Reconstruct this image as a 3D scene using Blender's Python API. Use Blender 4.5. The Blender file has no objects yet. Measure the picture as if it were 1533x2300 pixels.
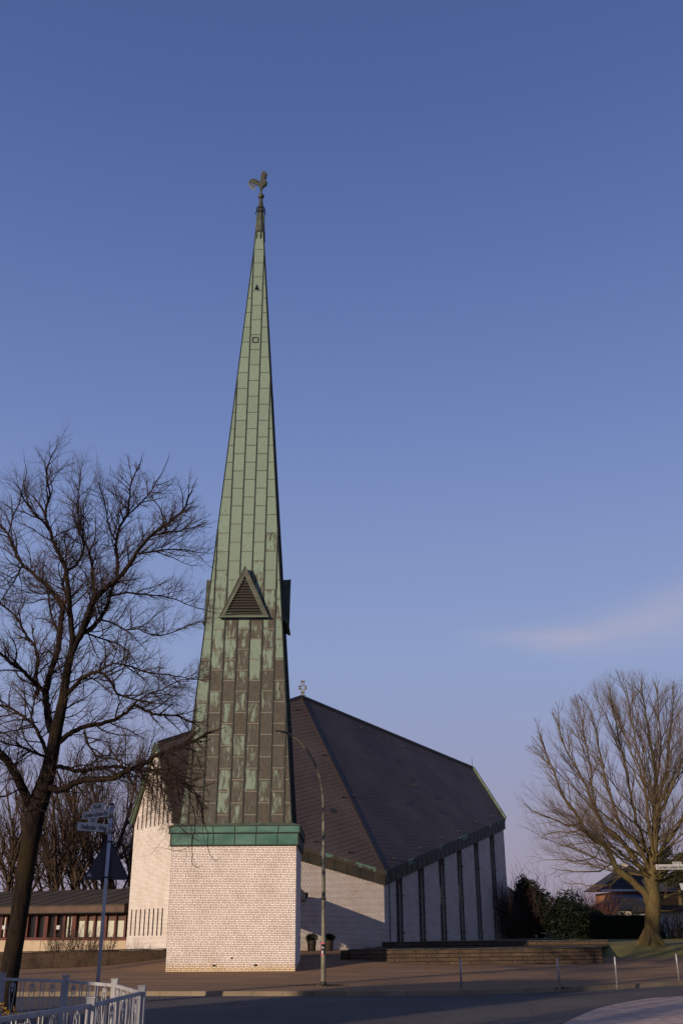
import bpy, math, random
from mathutils import Vector, Matrix, noise
R_ = math.radians
random.seed(11)
scene = bpy.context.scene
col = scene.collection

# ------------------------------------------------------------------ camera, sky, sun
EYE = 1.9; PITCH = R_(22.58); ROLL = 0.006; FPX = 2236.1
cam_d = bpy.data.cameras.new('camera'); cam = bpy.data.objects.new('camera', cam_d); col.objects.link(cam)
fw = Vector((0, math.cos(PITCH), math.sin(PITCH)))
up0 = Vector((0, -math.sin(PITCH), math.cos(PITCH))); rt0 = Vector((1, 0, 0))
rt = rt0 * math.cos(ROLL) - up0 * math.sin(ROLL); up = up0 * math.cos(ROLL) + rt0 * math.sin(ROLL)
m3 = Matrix((rt, up, -fw)).transposed()
cam.matrix_world = Matrix.Translation((0, 0, EYE)) @ m3.to_4x4()
cam_d.sensor_fit = 'VERTICAL'; cam_d.sensor_height = 36; cam_d.sensor_width = 24; cam_d.lens = 35
cam_d.clip_end = 3000; cam_d.clip_start = 0.1
scene.camera = cam

SUN_EL, SUN_AZ = 12.0, 37.5      # low evening sun behind the photographer, to the left
w = bpy.data.worlds.new("World"); scene.world = w; w.use_nodes = True
nt = w.node_tree; nt.nodes.clear()
out = nt.nodes.new('ShaderNodeOutputWorld'); bg = nt.nodes.new('ShaderNodeBackground')
sky = nt.nodes.new('ShaderNodeTexSky'); sky.sky_type = 'NISHITA'; sky.sun_disc = False
sky.sun_elevation = R_(SUN_EL); sky.sun_rotation = R_(180 + SUN_AZ); sky.air_density = 1.3; sky.dust_density = 1.0; sky.ozone_density = 3.0
tc = nt.nodes.new('ShaderNodeTexCoord'); sx = nt.nodes.new('ShaderNodeSeparateXYZ')
nt.links.new(tc.outputs['Generated'], sx.inputs[0])
rp = nt.nodes.new('ShaderNodeValToRGB'); nt.links.new(sx.outputs['Z'], rp.inputs[0])
SKY = [(0.0, (.30, .252, .34)), (0.07, (.285, .258, .382)), (0.15, (.268, .284, .46)), (0.24, (.245, .306, .520)),
       (0.36, (.194, .260, .493)), (0.46, (.148, .209, .450)), (0.60, (.099, .151, .364)), (0.70, (.074, .118, .310)), (0.80, (.058, .096, .265))]
e = rp.color_ramp.elements
e[0].position = SKY[0][0]; e[0].color = (*SKY[0][1], 1); e[1].position = 1; e[1].color = (.05, .08, .22, 1)
for p_, c_ in SKY[1:]:
    k_ = e.new(p_); k_.color = (*c_, 1)
# a faint pink wisp of cloud low on the right
def wnode(t, **kw):
    n = nt.nodes.new(t)
    for k, v in kw.items(): setattr(n, k, v)
    return n
def wmath(op, a, b=None, c=None):
    n = wnode('ShaderNodeMath', operation=op)
    for i, x in enumerate((a, b, c)):
        if x is None: continue
        if isinstance(x, (int, float)): n.inputs[i].default_value = x
        else: nt.links.new(x, n.inputs[i])
    return n.outputs[0]
az = wmath('ARCTAN2', sx.outputs['X'], sx.outputs['Y'])
el = wmath('ARCSINE', sx.outputs['Z'])
ax = wmath('SUBTRACT', az, 0.245)
line = wmath('ADD', wmath('MULTIPLY', wmath('MULTIPLY', ax, ax), 0.9), 0.262)
line = wmath('ADD', line, wmath('MULTIPLY', ax, 0.06))
dz = wmath('SUBTRACT', el, line)
thick = wmath('ADD', 0.017, wmath('MULTIPLY', wmath('MAXIMUM', ax, -0.08), 0.09))
q = wmath('DIVIDE', dz, thick)
body = wmath('POWER', 2.718, wmath('MULTIPLY', wmath('MULTIPLY', q, q), -1.0))
fade = wnode('ShaderNodeMapRange', interpolation_type='SMOOTHSTEP'); nt.links.new(az, fade.inputs[0]); fade.inputs[1].default_value = .10; fade.inputs[2].default_value = .24
mp = wnode('ShaderNodeMapping'); mp.inputs['Scale'].default_value = (6, 6, 34); mp.inputs['Rotation'].default_value = (0, R_(-10), 0)
nt.links.new(tc.outputs['Generated'], mp.inputs[0])
nz = wnode('ShaderNodeTexNoise'); nz.inputs['Scale'].default_value = 1.6; nz.inputs['Detail'].default_value = 5; nt.links.new(mp.outputs[0], nz.inputs[0])
cl = wmath('MULTIPLY', wmath('MULTIPLY', body, fade.outputs[0]), wmath('MULTIPLY', nz.outputs[0], .95))
mixc = wnode('ShaderNodeMix', data_type='RGBA'); nt.links.new(cl, mixc.inputs[0]); nt.links.new(rp.outputs[0], mixc.inputs[6]); mixc.inputs[7].default_value = (.42, .385, .49, 1)
addn = wnode('ShaderNodeMix', data_type='RGBA', blend_type='ADD'); addn.inputs[0].default_value = 0.012
nt.links.new(mixc.outputs[2], addn.inputs[6]); nt.links.new(sky.outputs[0], addn.inputs[7])
nt.links.new(addn.outputs[2], bg.inputs[0]); bg.inputs[1].default_value = 1.0; nt.links.new(bg.outputs[0], out.inputs[0])

sun_d = bpy.data.lights.new('sun', 'SUN'); sun_d.energy = 4.8; sun_d.angle = R_(0.5); sun_d.color = (1.0, .795, .585)
sun = bpy.data.objects.new('sun', sun_d); col.objects.link(sun)
sdir = Vector((math.sin(R_(SUN_AZ)) * math.cos(R_(SUN_EL)), math.cos(R_(SUN_AZ)) * math.cos(R_(SUN_EL)), -math.sin(R_(SUN_EL))))
sun.rotation_euler = sdir.to_track_quat('-Z', 'Y').to_euler()
scene.view_settings.view_transform = 'Standard'; scene.view_settings.look = 'None'
scene.view_settings.exposure = 0; scene.view_settings.gamma = 1
scene.cycles.max_bounces = 5; scene.cycles.use_denoising = True

# ------------------------------------------------------------------ measuring helpers (photo pixel -> point of the place)
def ray(u, v): return fw + rt * ((u - 766.5) / FPX) + up * ((1150 - v) / FPX)
CO = Vector((0, 0, EYE))
def P(u, v, Y): d = ray(u, v); return CO + d * (Y / d.y)
def G(u, v, z=0.0): d = ray(u, v); return CO + d * ((z - EYE) / d.z)
def onplane(u, v, q, n): d = ray(u, v); return CO + d * ((q - CO).dot(n) / d.dot(n))

# ------------------------------------------------------------------ object helpers
def tag(o, label=None, cat=None, group=None, kind=None):
    if label: o['label'] = label
    if cat: o['category'] = cat
    if group: o['group'] = group
    if kind: o['kind'] = kind
    return o
def empty(name, loc=(0, 0, 0), rz=0, label=None, cat=None, group=None):
    o = bpy.data.objects.new(name, None); col.objects.link(o); o.location = loc; o.rotation_euler = (0, 0, rz)
    o.empty_display_size = .3
    return tag(o, label, cat, group)
class MB:
    def __init__(s): s.v = []; s.f = []; s.mi = []; s.sm = []
    def add(s, vs, fs, mi=0, smooth=False):
        b = len(s.v); s.v += [tuple(x) for x in vs]
        for f in fs: s.f.append([i + b for i in f]); s.mi.append(mi); s.sm.append(smooth)
    def poly(s, pts, mi=0): s.add(pts, [list(range(len(pts)))], mi)
    def box(s, a, b, mi=0):
        x0, y0, z0 = a; x1, y1, z1 = b
        s.add([(x0, y0, z0), (x1, y0, z0), (x1, y1, z0), (x0, y1, z0), (x0, y0, z1), (x1, y0, z1), (x1, y1, z1), (x0, y1, z1)],
              [(0, 3, 2, 1), (4, 5, 6, 7), (0, 1, 5, 4), (1, 2, 6, 5), (2, 3, 7, 6), (3, 0, 4, 7)], mi)
    def hexa(s, p, mi=0):   # p: 4 bottom ccw, 4 top
        s.add(p, [(0, 3, 2, 1), (4, 5, 6, 7), (0, 1, 5, 4), (1, 2, 6, 5), (2, 3, 7, 6), (3, 0, 4, 7)], mi)
    def bar(s, a, b, w, h, nrm=(0, 0, 1), mi=0):   # box beam a->b, h along nrm, w sideways; centred
        a = Vector(a); b = Vector(b); d = (b - a).normalized(); n = Vector(nrm); n = (n - d * n.dot(d)).normalized(); t = d.cross(n)
        A = [a - t * w / 2 - n * h / 2, a + t * w / 2 - n * h / 2, a + t * w / 2 + n * h / 2, a - t * w / 2 + n * h / 2]
        B = [q + (b - a) for q in A]
        s.add(A + B, [(0, 1, 2, 3), (7, 6, 5, 4), (0, 4, 5, 1), (1, 5, 6, 2), (2, 6, 7, 3), (3, 7, 4, 0)], mi)
    def tube(s, pts, rads, k=6, caps=True, mi=0, smooth=True):
        n = len(pts)
        if isinstance(rads, (int, float)): rads = [rads] * n
        pts = [Vector(p) for p in pts]
        d = (pts[1] - pts[0]).normalized()
        a = Vector((0, 0, 1)) if abs(d.z) < .9 else Vector((1, 0, 0))
        x = d.cross(a).normalized(); b0 = len(s.v)
        for i in range(n):
            if i > 0:
                d = (pts[min(i + 1, n - 1)] - pts[i - 1])
                if d.length < 1e-9: d = Vector((0, 0, 1))
                d.normalize(); x = (x - d * x.dot(d))
                if x.length < 1e-6: x = d.orthogonal()
                x.normalize()
            y = d.cross(x); p = pts[i]; r = rads[i]
            for j in range(k):
                c_, s_ = CS[k][j]
                s.v.append((p.x + (x.x * c_ + y.x * s_) * r, p.y + (x.y * c_ + y.y * s_) * r, p.z + (x.z * c_ + y.z * s_) * r))
        for i in range(n - 1):
            o = b0 + i * k
            for j in range(k):
                j2 = (j + 1) % k
                s.f.append((o + j, o + j2, o + k + j2, o + k + j)); s.mi.append(mi); s.sm.append(smooth)
        if caps:
            s.f.append([b0 + j for j in range(k)][::-1]); s.mi.append(mi); s.sm.append(False)
            o = b0 + (n - 1) * k; s.f.append([o + j for j in range(k)]); s.mi.append(mi); s.sm.append(False)
    def lathe(s, prof, c=(0, 0, 0), k=20, mi=0, smooth=True):
        b0 = len(s.v); n = len(prof)
        for r, z in prof:
            for j in range(k):
                a = 2 * math.pi * j / k; s.v.append((c[0] + r * math.cos(a), c[1] + r * math.sin(a), c[2] + z))
        for i in range(n - 1):
            for j in range(k):
                j2 = (j + 1) % k
                s.f.append((b0 + i * k + j, b0 + i * k + j2, b0 + (i + 1) * k + j2, b0 + (i + 1) * k + j)); s.mi.append(mi); s.sm.append(smooth)
    def prism(s, pts, ext, mi=0):
        n = len(pts); ext = Vector(ext); A = [Vector(p) for p in pts]; B = [p + ext for p in A]
        s.add(A + B, [list(range(n))[::-1], list(range(n, 2 * n))] + [(i, (i + 1) % n, n + (i + 1) % n, n + i) for i in range(n)], mi)
    def build(s, name, mats, parent=None, uv=None, fixn=False):
        me = bpy.data.meshes.new(name); me.from_pydata(s.v, [], s.f)
        if not isinstance(mats, (list, tuple)): mats = [mats]
        for m in mats: me.materials.append(m)
        if len(mats) > 1: me.polygons.foreach_set('material_index', s.mi)
        me.polygons.foreach_set('use_smooth', s.sm)
        if uv:
            ul = me.uv_layers.new(name='UVMap')
            for p in me.polygons:
                n = p.normal; 
                if callable(uv): a, b, o = uv(p, n)
                else:
                    a = Vector((0, 0, 1)).cross(n)
                    a = Vector((1, 0, 0)) if a.length < .02 else a.normalized()
                    b = n.cross(a); o = Vector((0, 0, 0))
                for li in p.loop_indices:
                    c = me.vertices[me.loops[li].vertex_index].co - o
                    ul.data[li].uv = (c.dot(a), c.dot(b))
        if fixn:
            import bmesh
            bm = bmesh.new(); bm.from_mesh(me); bmesh.ops.recalc_face_normals(bm, faces=bm.faces); bm.to_mesh(me); bm.free()
        o = bpy.data.objects.new(name, me); col.objects.link(o)
        if parent: o.parent = parent; 
        return o
CS = {k: [(math.cos(2 * math.pi * j / k), math.sin(2 * math.pi * j / k)) for j in range(k)] for k in range(3, 33)}
def text(name, body, h, o, right, upv, mat, parent=None, width=None, off=.004):
    cu = bpy.data.curves.new(name, 'FONT'); cu.body = body; cu.size = 1; cu.extrude = .0; cu.offset = .018; cu.align_x = 'LEFT'
    ob = bpy.data.objects.new(name, cu); col.objects.link(ob)
    bpy.context.view_layer.update()
    me = bpy.data.meshes.new_from_object(ob.evaluated_get(bpy.context.evaluated_depsgraph_get()))
    bpy.data.objects.remove(ob)
    xs = [v.co.x for v in me.vertices]; x0, x1 = min(xs), max(xs)
    k = h / .72; kx = k if width is None else width / (x1 - x0)
    right = Vector(right).normalized(); upv = Vector(upv).normalized(); n = right.cross(upv); o = Vector(o)
    for v in me.vertices: 
        c = v.co.copy(); v.co = o + right * ((c.x - x0) * kx) + upv * (c.y * k) + n * off
    me.materials.clear(); me.materials.append(mat)
    t = bpy.data.objects.new(name, me); col.objects.link(t)
    if parent: t.parent = parent; t.matrix_parent_inverse = Matrix.Identity(4)
    return t

# ------------------------------------------------------------------ materials
class NT:
    def __init__(s, name, rough=.8, spec=.3, metal=0):
        s.m = bpy.data.materials.new(name); s.m.use_nodes = True; s.t = s.m.node_tree; s.b = s.t.nodes['Principled BSDF']
        s.b.inputs['Roughness'].default_value = rough; s.b.inputs['Specular IOR Level'].default_value = spec; s.b.inputs['Metallic'].default_value = metal
    def n(s, t, ins=None, **kw):
        n = s.t.nodes.new(t)
        for k, v in kw.items(): setattr(n, k, v)
        for k, v in (ins or {}).items():
            if hasattr(v, 'is_linked') or hasattr(v, 'links'): s.t.links.new(v, n.inputs[k])
            else: n.inputs[k].default_value = v
        return n
    def mix(s, f, a, b, mode='MIX'):
        n = s.t.nodes.new('ShaderNodeMix'); n.data_type = 'RGBA'; n.blend_type = mode
        for i, x in ((0, f), (6, a), (7, b)):
            if hasattr(x, 'links'): s.t.links.new(x, n.inputs[i])
            elif isinstance(x, tuple) and len(x) == 3: n.inputs[i].default_value = (*x, 1)
            else: n.inputs[i].default_value = x
        return n.outputs[2]
    def math(s, op, a, b=0.0):
        n = s.t.nodes.new('ShaderNodeMath'); n.operation = op
        for i, x in ((0, a), (1, b)):
            if hasattr(x, 'links'): s.t.links.new(x, n.inputs[i])
            else: n.inputs[i].default_value = x
        return n.outputs[0]
    def coord(s, kind='Object', scale=(1, 1, 1), rot=(0, 0, 0), loc=(0, 0, 0)):
        t = s.n('ShaderNodeTexCoord'); m = s.n('ShaderNodeMapping', {'Vector': t.outputs[kind], 'Scale': scale, 'Rotation': rot, 'Location': loc}); return m.outputs[0]
    def noise(s, vec, scale=1., detail=4., rough=.55):
        return s.n('ShaderNodeTexNoise', {'Vector': vec, 'Scale': scale, 'Detail': detail, 'Roughness': rough}).outputs[0]
    def smooth(s, x, a, b, c=0., d=1.):
        return s.n('ShaderNodeMapRange', {0: x, 1: a, 2: b, 3: c, 4: d}, interpolation_type='SMOOTHSTEP').outputs[0]
    def brick(s, vec, w, h, mort, c1, c2, cm, off=.5, bias=0., squash=1.):
        return s.n('ShaderNodeTexBrick', {'Vector': vec, 'Color1': (*c1, 1), 'Color2': (*c2, 1), 'Mortar': (*cm, 1), 'Scale': 1., 'Mortar Size': mort, 'Mortar Smooth': .1,
                                          'Bias': bias, 'Brick Width': w, 'Row Height': h}, offset=off)
    def bump(s, h, st=.4, dist=.02):
        n = s.n('ShaderNodeBump', {'Height': h, 'Strength': st, 'Distance': dist}); s.t.links.new(n.outputs[0], s.b.inputs['Normal'])
    def done(s, c):
        K = .68   # one overall reflectance level for painted and natural surfaces
        c = s.mix(1., c, (K, K, K), 'MULTIPLY') if hasattr(c, 'links') else tuple(x * K for x in c)
        if hasattr(c, 'links'): s.t.links.new(c, s.b.inputs['Base Color'])
        else: s.b.inputs['Base Color'].default_value = (*c, 1)
        return s.m
def plain(name, c, rough=.6, metal=0., var=.25, scale=6., spec=.3, bump=0):
    N = NT(name, rough, spec, metal); n = N.noise(N.coord(), scale, 5)
    cc = N.mix(N.smooth(n, .3, .7), tuple(x * (1 - var) for x in c), tuple(x * (1 + var) for x in c))
    if bump: N.bump(n, bump, .02)
    return N.done(cc)

def brick_mat(name, c1, c2, cm, w=.25, h=.0757, mort=.0085, off=.5, damp=False):
    N = NT(name, .75, .25); uv = N.coord('UV')
    b = N.brick(uv, w, h, mort, c1, c2, cm, off); bn = b.outputs[0].node; bn.squash = .62; bn.squash_frequency = 3
    nz = N.noise(N.coord('UV', (1, 1, 1)), .9, 5); st = N.noise(N.coord('UV', (3.0, .5, 1)), 1.0, 4)
    c = N.mix(N.smooth(nz, .35, .75, 0, .35), b.outputs[0], (.62, .50, .40), 'MULTIPLY')
    c = N.mix(N.smooth(st, .5, .8, 0, .25), c, (.72, .66, .58), 'MULTIPLY')
    if damp:   # algae on the lowest courses
        sp = N.n('ShaderNodeSeparateXYZ', {0: uv}); g = N.math('ADD', N.smooth(sp.outputs[1], .02, .55, .75, 0.), N.math('MULTIPLY', N.math('SUBTRACT', N.noise(uv, 1.3, 4), .5), .5))
        c = N.mix(N.smooth(g, .1, .9, 0, .8), c, (.80, .66, .36), 'MULTIPLY')
    N.bump(N.math('SUBTRACT', 1.0, b.outputs[1]), .55, .02)
    return N.done(c)
M = {}
M['brick'] = brick_mat('white_brick', (1.16, 1.06, .99), (.97, .88, .81), (.19, .115, .095), mort=.0085, damp=True)
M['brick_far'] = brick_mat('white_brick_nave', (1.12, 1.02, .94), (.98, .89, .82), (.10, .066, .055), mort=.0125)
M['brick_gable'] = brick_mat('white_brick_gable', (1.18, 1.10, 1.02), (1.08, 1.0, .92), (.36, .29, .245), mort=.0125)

def copper():
    N = NT('weathered_copper', .62, .35, .0)
    uvn = N.n('ShaderNodeTexCoord').outputs['UV']; sp = N.n('ShaderNodeSeparateXYZ', {0: uvn})
    cb = N.n('ShaderNodeCombineXYZ', {0: sp.outputs[1], 1: N.math('ADD', sp.outputs[0], .33), 2: 0.})
    b = N.brick(cb.outputs[0], 1.12, .66, .026, (0, 0, 0), (1, 1, 1), (0, 0, 0), .5)
    hz = N.math('ADD', N.smooth(sp.outputs[1], 9.0, 27.0, -.13, .44), N.math('MULTIPLY', sp.outputs[0], -.028))
    big = N.noise(N.coord('UV', (.8, .35, 1)), .5, 3); pat = N.noise(N.coord('UV', (3.4, .75, 1)), 1.5, 7, .7); fine = N.noise(N.coord('UV', (6, 1.2, 1)), 2.2, 5)
    rnd = N.math('MULTIPLY', N.math('SUBTRACT', b.outputs[0], .5), .34)
    a = N.math('ADD', N.math('ADD', hz, rnd), N.math('ADD', N.math('MULTIPLY', pat, 1.0), N.math('MULTIPLY', N.math('SUBTRACT', big, .5), .5)))
    b3 = N.brick(cb.outputs[0], 1.12, .66, .16, (0, 0, 0), (1, 1, 1), (0, 0, 0), .5); b3.inputs['Mortar Smooth'].default_value = 1.
    a = N.math('ADD', a, N.math('MULTIPLY', N.math('SUBTRACT', .45, b3.outputs[1]), N.smooth(sp.outputs[1], 10., 26., .17, 0.)))
    f = N.smooth(a, .47, .63)
    brown = N.mix(N.smooth(fine, .3, .7), (.052, .046, .036), (.105, .090, .068))
    green = N.mix(N.smooth(fine, .3, .75), (.205, .295, .225), (.28, .385, .295))
    green = N.mix(N.math('MULTIPLY', b.outputs[0], .35), green, (.185, .235, .185))
    c = N.mix(f, brown, green)
    c = N.mix(N.smooth(fine, .55, .8, 0, .4), c, (.085, .07, .052))
    c = N.mix(N.math('MULTIPLY', b.outputs[1], .85), c, N.mix(N.smooth(sp.outputs[1], 14., 26.), (.25, .24, .19), (.045, .05, .04)))
    N.bump(N.math('ADD', N.math('MULTIPLY', b.outputs[1], -1.0), N.math('MULTIPLY', fine, .25)), .5, .03)
    return N.done(c)
M['copper'] = copper()
def band():
    N = NT('green_copper_band', .5, .35); n = N.noise(N.coord('Object', (.7, .7, 1.6)), 1.1, 4); s_ = N.noise(N.coord('Object', (5, 5, .4)), 1.2, 4)
    c = N.mix(N.smooth(n, .3, .7), (.035, .135, .105), (.10, .235, .185)); c = N.mix(N.smooth(s_, .5, .8, 0, .5), c, (.16, .24, .19)); return N.done(c)
M['band'] = band()
M['seam'] = plain('dark_seam', (.035, .045, .038), .6)
M['copper_brown'] = plain('brown_copper_sheet', (.095, .105, .078), .6, var=.3, scale=2.2)
def fascia():
    N = NT('eave_copper', .6, .3); n = N.noise(N.coord('Object'), .8, 5); s_ = N.noise(N.coord('Object', (1, 1, 2.4)), 2.2, 5)
    c = N.mix(N.smooth(n, .3, .7), (.040, .034, .024), (.072, .060, .040)); c = N.mix(N.smooth(s_, .66, .72), c, (.10, .13, .09)); return N.done(c)
M['fascia'] = fascia()
def lip():
    N = NT('eave_lip_patina', .6, .3); n = N.noise(N.coord('Object'), .55, 5)
    return N.done(N.mix(N.smooth(n, .60, .64), (.075, .062, .042), (.13, .235, .18)))
M['lip'] = lip()
def lip2():
    N = NT('eave_lip_patina_right', .6, .3); n = N.noise(N.coord('Object', (1, .55, .2)), .9, 2)
    return N.done(N.mix(N.smooth(n, .52, .55), (.03, .032, .026), (.11, .20, .15)))
M['lip2'] = lip2()
M['verge'] = plain('pale_green_verge', (.13, .18, .125), .55, var=.25, scale=2)
def slate(name, rot):
    N = NT(name, .6, .25); uv = N.coord('UV', (1, 1, 1), (0, 0, rot))
    b = N.brick(uv, .9, .34, .022, (.074, .056, .050), (.090, .069, .062), (.022, .017, .017), .37)
    b2 = N.brick(uv, 60., .34, .03, (1, 1, 1), (1, 1, 1), (.25, .22, .22), .5)
    n = N.noise(N.coord('UV'), .25, 4); n2 = N.noise(N.coord('UV'), 1.3, 3)
    c = N.mix(N.smooth(n, .35, .7, 0, .6), N.mix(.55, N.mix(.55, (.08, .061, .055), b.outputs[0]), b2.outputs[0], 'MULTIPLY'), (.13, .10, .09)); c = N.mix(N.smooth(n2, .68, .74, 0, .5), c, (.03, .026, .03))
    N.bump(N.math('SUBTRACT', 1., b.outputs[1]), .6, .03); return N.done(c)
M['slate_l'] = slate('slate_courses_left', 0); M['slate_r'] = slate('slate_courses_right', 0)
def glassy():
    N = NT('stained_window_panel', .35, .5); v = N.coord('Object')
    b = N.n('ShaderNodeTexVoronoi', {'Vector': v, 'Scale': 1.1}); 
    r = N.n('ShaderNodeValToRGB', {0: N.n('ShaderNodeSeparateXYZ', {0: b.outputs['Color']}).outputs[0]})
    e = r.color_ramp.elements; e[0].color = (.022, .018, .011, 1); e[1].color = (.085, .060, .036, 1); k = e.new(.45); k.color = (.035, .027, .017, 1); k = e.new(.7); k.color = (.035, .014, .012, 1)
    return N.done(r.outputs[0])
M['stained'] = glassy()
M['dark'] = plain('dark_recess', (.02, .016, .015), .7)
M['slit'] = plain('slit_glass', (.05, .035, .03), .4)
M['black'] = plain('black', (.012, .012, .012), .6)
M['metal_dark'] = plain('dark_metal', (.03, .032, .03), .5)
M['bronze'] = plain('bronze', (.085, .088, .065), .5, .2, var=.35, scale=5)
M['gold'] = plain('aged_gilt', (.26, .24, .12), .4, .4, var=.3, scale=6)
M['lamp'] = plain('weathered_galvanised_mast', (.20, .185, .135), .55, .1, var=.28, scale=2.5)
M['pole'] = plain('grey_painted_steel', (.52, .53, .58), .5, .2, var=.12, scale=3)
M['steel'] = plain('galvanised_steel', (.40, .40, .42), .4, .4, var=.2, scale=8)
M['plate'] = plain('white_enamel', (.55, .55, .54), .4, var=.06)
M['letter'] = plain('black_lettering', (.015, .015, .02), .6)
M['signback'] = plain('dark_sign_back', (.035, .042, .06), .5, var=.15)
M['fence'] = plain('grey_blue_fence_paint', (.46, .46, .48), .5, var=.15, scale=4)
M['red_frame'] = plain('oxblood_window_frames', (.125, .035, .028), .5, var=.2)
M['hall_roof'] = plain('brown_bitumen_roof', (.085, .068, .052), .85, var=.18, scale=1.2, spec=.1)
M['hall_fascia'] = plain('brown_fascia_boards', (.115, .065, .045), .6, var=.25, scale=1.5)
M['beige'] = plain('beige_concrete_panel', (.55, .43, .30), .8, var=.1, scale=2)
M['blind'] = plain('white_blind', (.62, .62, .52), .8, var=.05)
M['glass'] = plain('dark_window_glass', (.018, .018, .02), .15, spec=.6)
M['pot'] = plain('brown_planter', (.06, .045, .035), .8)
M['orange'] = plain('orange_brick', (.50, .23, .12), .8, var=.2, scale=12)
M['tiles'] = brick_mat('dark_roof_tiles', (.035, .032, .035), (.05, .042, .04), (.012, .012, .014), w=.3, h=.34, mort=.03)
M['tiles2'] = brick_mat('grey_brown_roof_tiles', (.09, .075, .065), (.12, .095, .08), (.03, .026, .024), w=.3, h=.34, mort=.04)
M['white_wall'] = plain('white_render', (.62, .62, .62), .85, var=.08)
M['cons_glass'] = plain('conservatory_glass', (.30, .36, .50), .15, spec=.7)
M['pink'] = plain('pink_sticker', (.75, .12, .25), .5, var=.2, scale=30)
M['plaster'] = plain('pale_plaster', (.5, .45, .38), .85)

def stonewall(name, w, h, mort, c1, c2, cm):
    N = NT(name, .9, .15); uv = N.coord('UV'); b = N.brick(uv, w, h, mort, c1, c2, cm, .5)
    n = N.noise(uv, 11, 4, .75); g = N.noise(uv, 1.2, 5)
    c = N.mix(N.smooth(n, .35, .65, 0, .75), b.outputs[0], tuple(x * .35 for x in c1)); c = N.mix(N.smooth(g, .4, .7, 0, .55), c, (.05, .04, .032))
    N.bump(N.math('ADD', N.math('SUBTRACT', 1., b.outputs[1]), N.math('MULTIPLY', n, .5)), .8, .03); return N.done(c)
M['blocks'] = stonewall('exposed_aggregate_blocks', 1.15, .185, .018, (.20, .135, .09), (.12, .085, .06), (.015, .012, .01))
M['pebble'] = stonewall('pebbledash_wall', 3.2, 2.0, .012, (.34, .24, .15), (.30, .21, .14), (.03, .025, .02))
M['coping'] = plain('mossy_coping', (.10, .085, .06), .9, var=.45, scale=3)

def ground_mat(name, base, base2, big=.12, fines=40, rough=.9, bumpy=.3, stripes=None, brick=None, cracks=False):
    N = NT(name, rough, .15); v = N.coord('Object')
    n1 = N.noise(v, big, 5); n2 = N.noise(v, fines, 3, .7)
    c = N.mix(N.smooth(n1, .35, .65), base, base2); c = N.mix(N.smooth(n2, .3, .7, .0, .5), c, tuple(x * .55 for x in base))
    h = n2
    if cracks:
        vo = N.n('ShaderNodeTexVoronoi', {'Vector': N.mix(.12, v, N.n('ShaderNodeTexNoise', {'Vector': v, 'Scale': 1.6}).outputs['Color']), 'Scale': .38}, feature='DISTANCE_TO_EDGE')
        lw = N.math('MULTIPLY', N.smooth(vo.outputs[0], .004, .012, 1., 0.), N.smooth(N.noise(v, .3, 2), .48, .55)); c = N.mix(N.math('MULTIPLY', lw, .75), c, tuple(x * .3 for x in base))
        pt = N.n('ShaderNodeTexVoronoi', {'Vector': v, 'Scale': .16}); c = N.mix(N.smooth(N.n('ShaderNodeSeparateXYZ', {0: pt.outputs['Color']}).outputs[0], .72, .74, 0, .35), c, tuple(x * .62 for x in base))
    if stripes:
        s_ = N.noise(N.coord('Object', stripes[0], (0, 0, stripes[1])), 1., 4, .6); c = N.mix(N.smooth(s_, .42, .62, 0, .7), c, tuple(x * .55 for x in base))
    if brick:
        b = N.brick(N.coord('Object', (1, 1, 1), (0, 0, brick[2])), brick[0], brick[1], .012, (1, 1, 1), (.86, .82, .78), (.6, .58, .56)); c = N.mix(1., c, b.outputs[0], 'MULTIPLY')
    N.bump(h, bumpy, .01); return N.done(c)
M['pave'] = ground_mat('worn_red_brown_paving', (.56, .335, .175), (.40, .255, .145), .35, 14, stripes=((.10, 1.1, 1), R_(2)), brick=(.22, .11, R_(12)))
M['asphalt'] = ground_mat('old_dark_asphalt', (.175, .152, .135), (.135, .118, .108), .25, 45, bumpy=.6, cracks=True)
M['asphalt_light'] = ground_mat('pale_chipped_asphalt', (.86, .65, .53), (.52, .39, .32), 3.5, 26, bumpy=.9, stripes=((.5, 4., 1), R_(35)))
M['kerb'] = ground_mat('worn_kerb_stone', (.38, .31, .215), (.27, .22, .155), .9, 30, brick=(.98, 30, 0))
M['grass'] = ground_mat('winter_grass', (.30, .255, .07), (.19, .175, .055), .6, 9, bumpy=.8)
M['earth'] = ground_mat('planting_earth', (.05, .04, .03), (.035, .03, .022), .6, 9)
def bark(name, c1, c2, moss=None):
    N = NT(name, .95, .1); v = N.coord('Object', (1, 1, .35)); n = N.noise(v, 9, 5, .65); n2 = N.noise(N.coord('Object'), .7, 3)
    c = N.mix(N.smooth(n, .35, .65), c1, c2)
    if moss: c = N.mix(N.smooth(n2, .5, .65, 0, .7), c, moss)
    N.bump(n, .8, .03); return N.done(c)
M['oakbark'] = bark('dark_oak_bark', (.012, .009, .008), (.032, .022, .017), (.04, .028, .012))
M['oaktwig'] = plain('oak_twigs', (.085, .055, .045), .9, var=.25, spec=.1)
M['beechbark'] = bark('green_brown_beech_bark', (.105, .078, .036), (.16, .12, .056), (.12, .105, .04))
M['beechtwig'] = plain('beech_twigs', (.17, .125, .10), .9, var=.2, spec=.1)
M['farbark'] = bark('red_brown_far_bark', (.065, .042, .030), (.10, .066, .045))
M['fartwig'] = plain('far_twigs', (.085, .060, .048), .9, var=.25, spec=.1)
def leafm(name, c1, c2):
    N = NT(name, .6, .2); n = N.noise(N.coord('Object'), 3.0, 3); return N.done(N.mix(N.smooth(n, .3, .7), c1, c2))
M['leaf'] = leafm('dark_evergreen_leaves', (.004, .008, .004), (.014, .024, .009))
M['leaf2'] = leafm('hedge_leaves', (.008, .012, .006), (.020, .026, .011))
M['pine'] = leafm('pine_needles', (.035, .045, .015), (.075, .085, .028))
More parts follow.
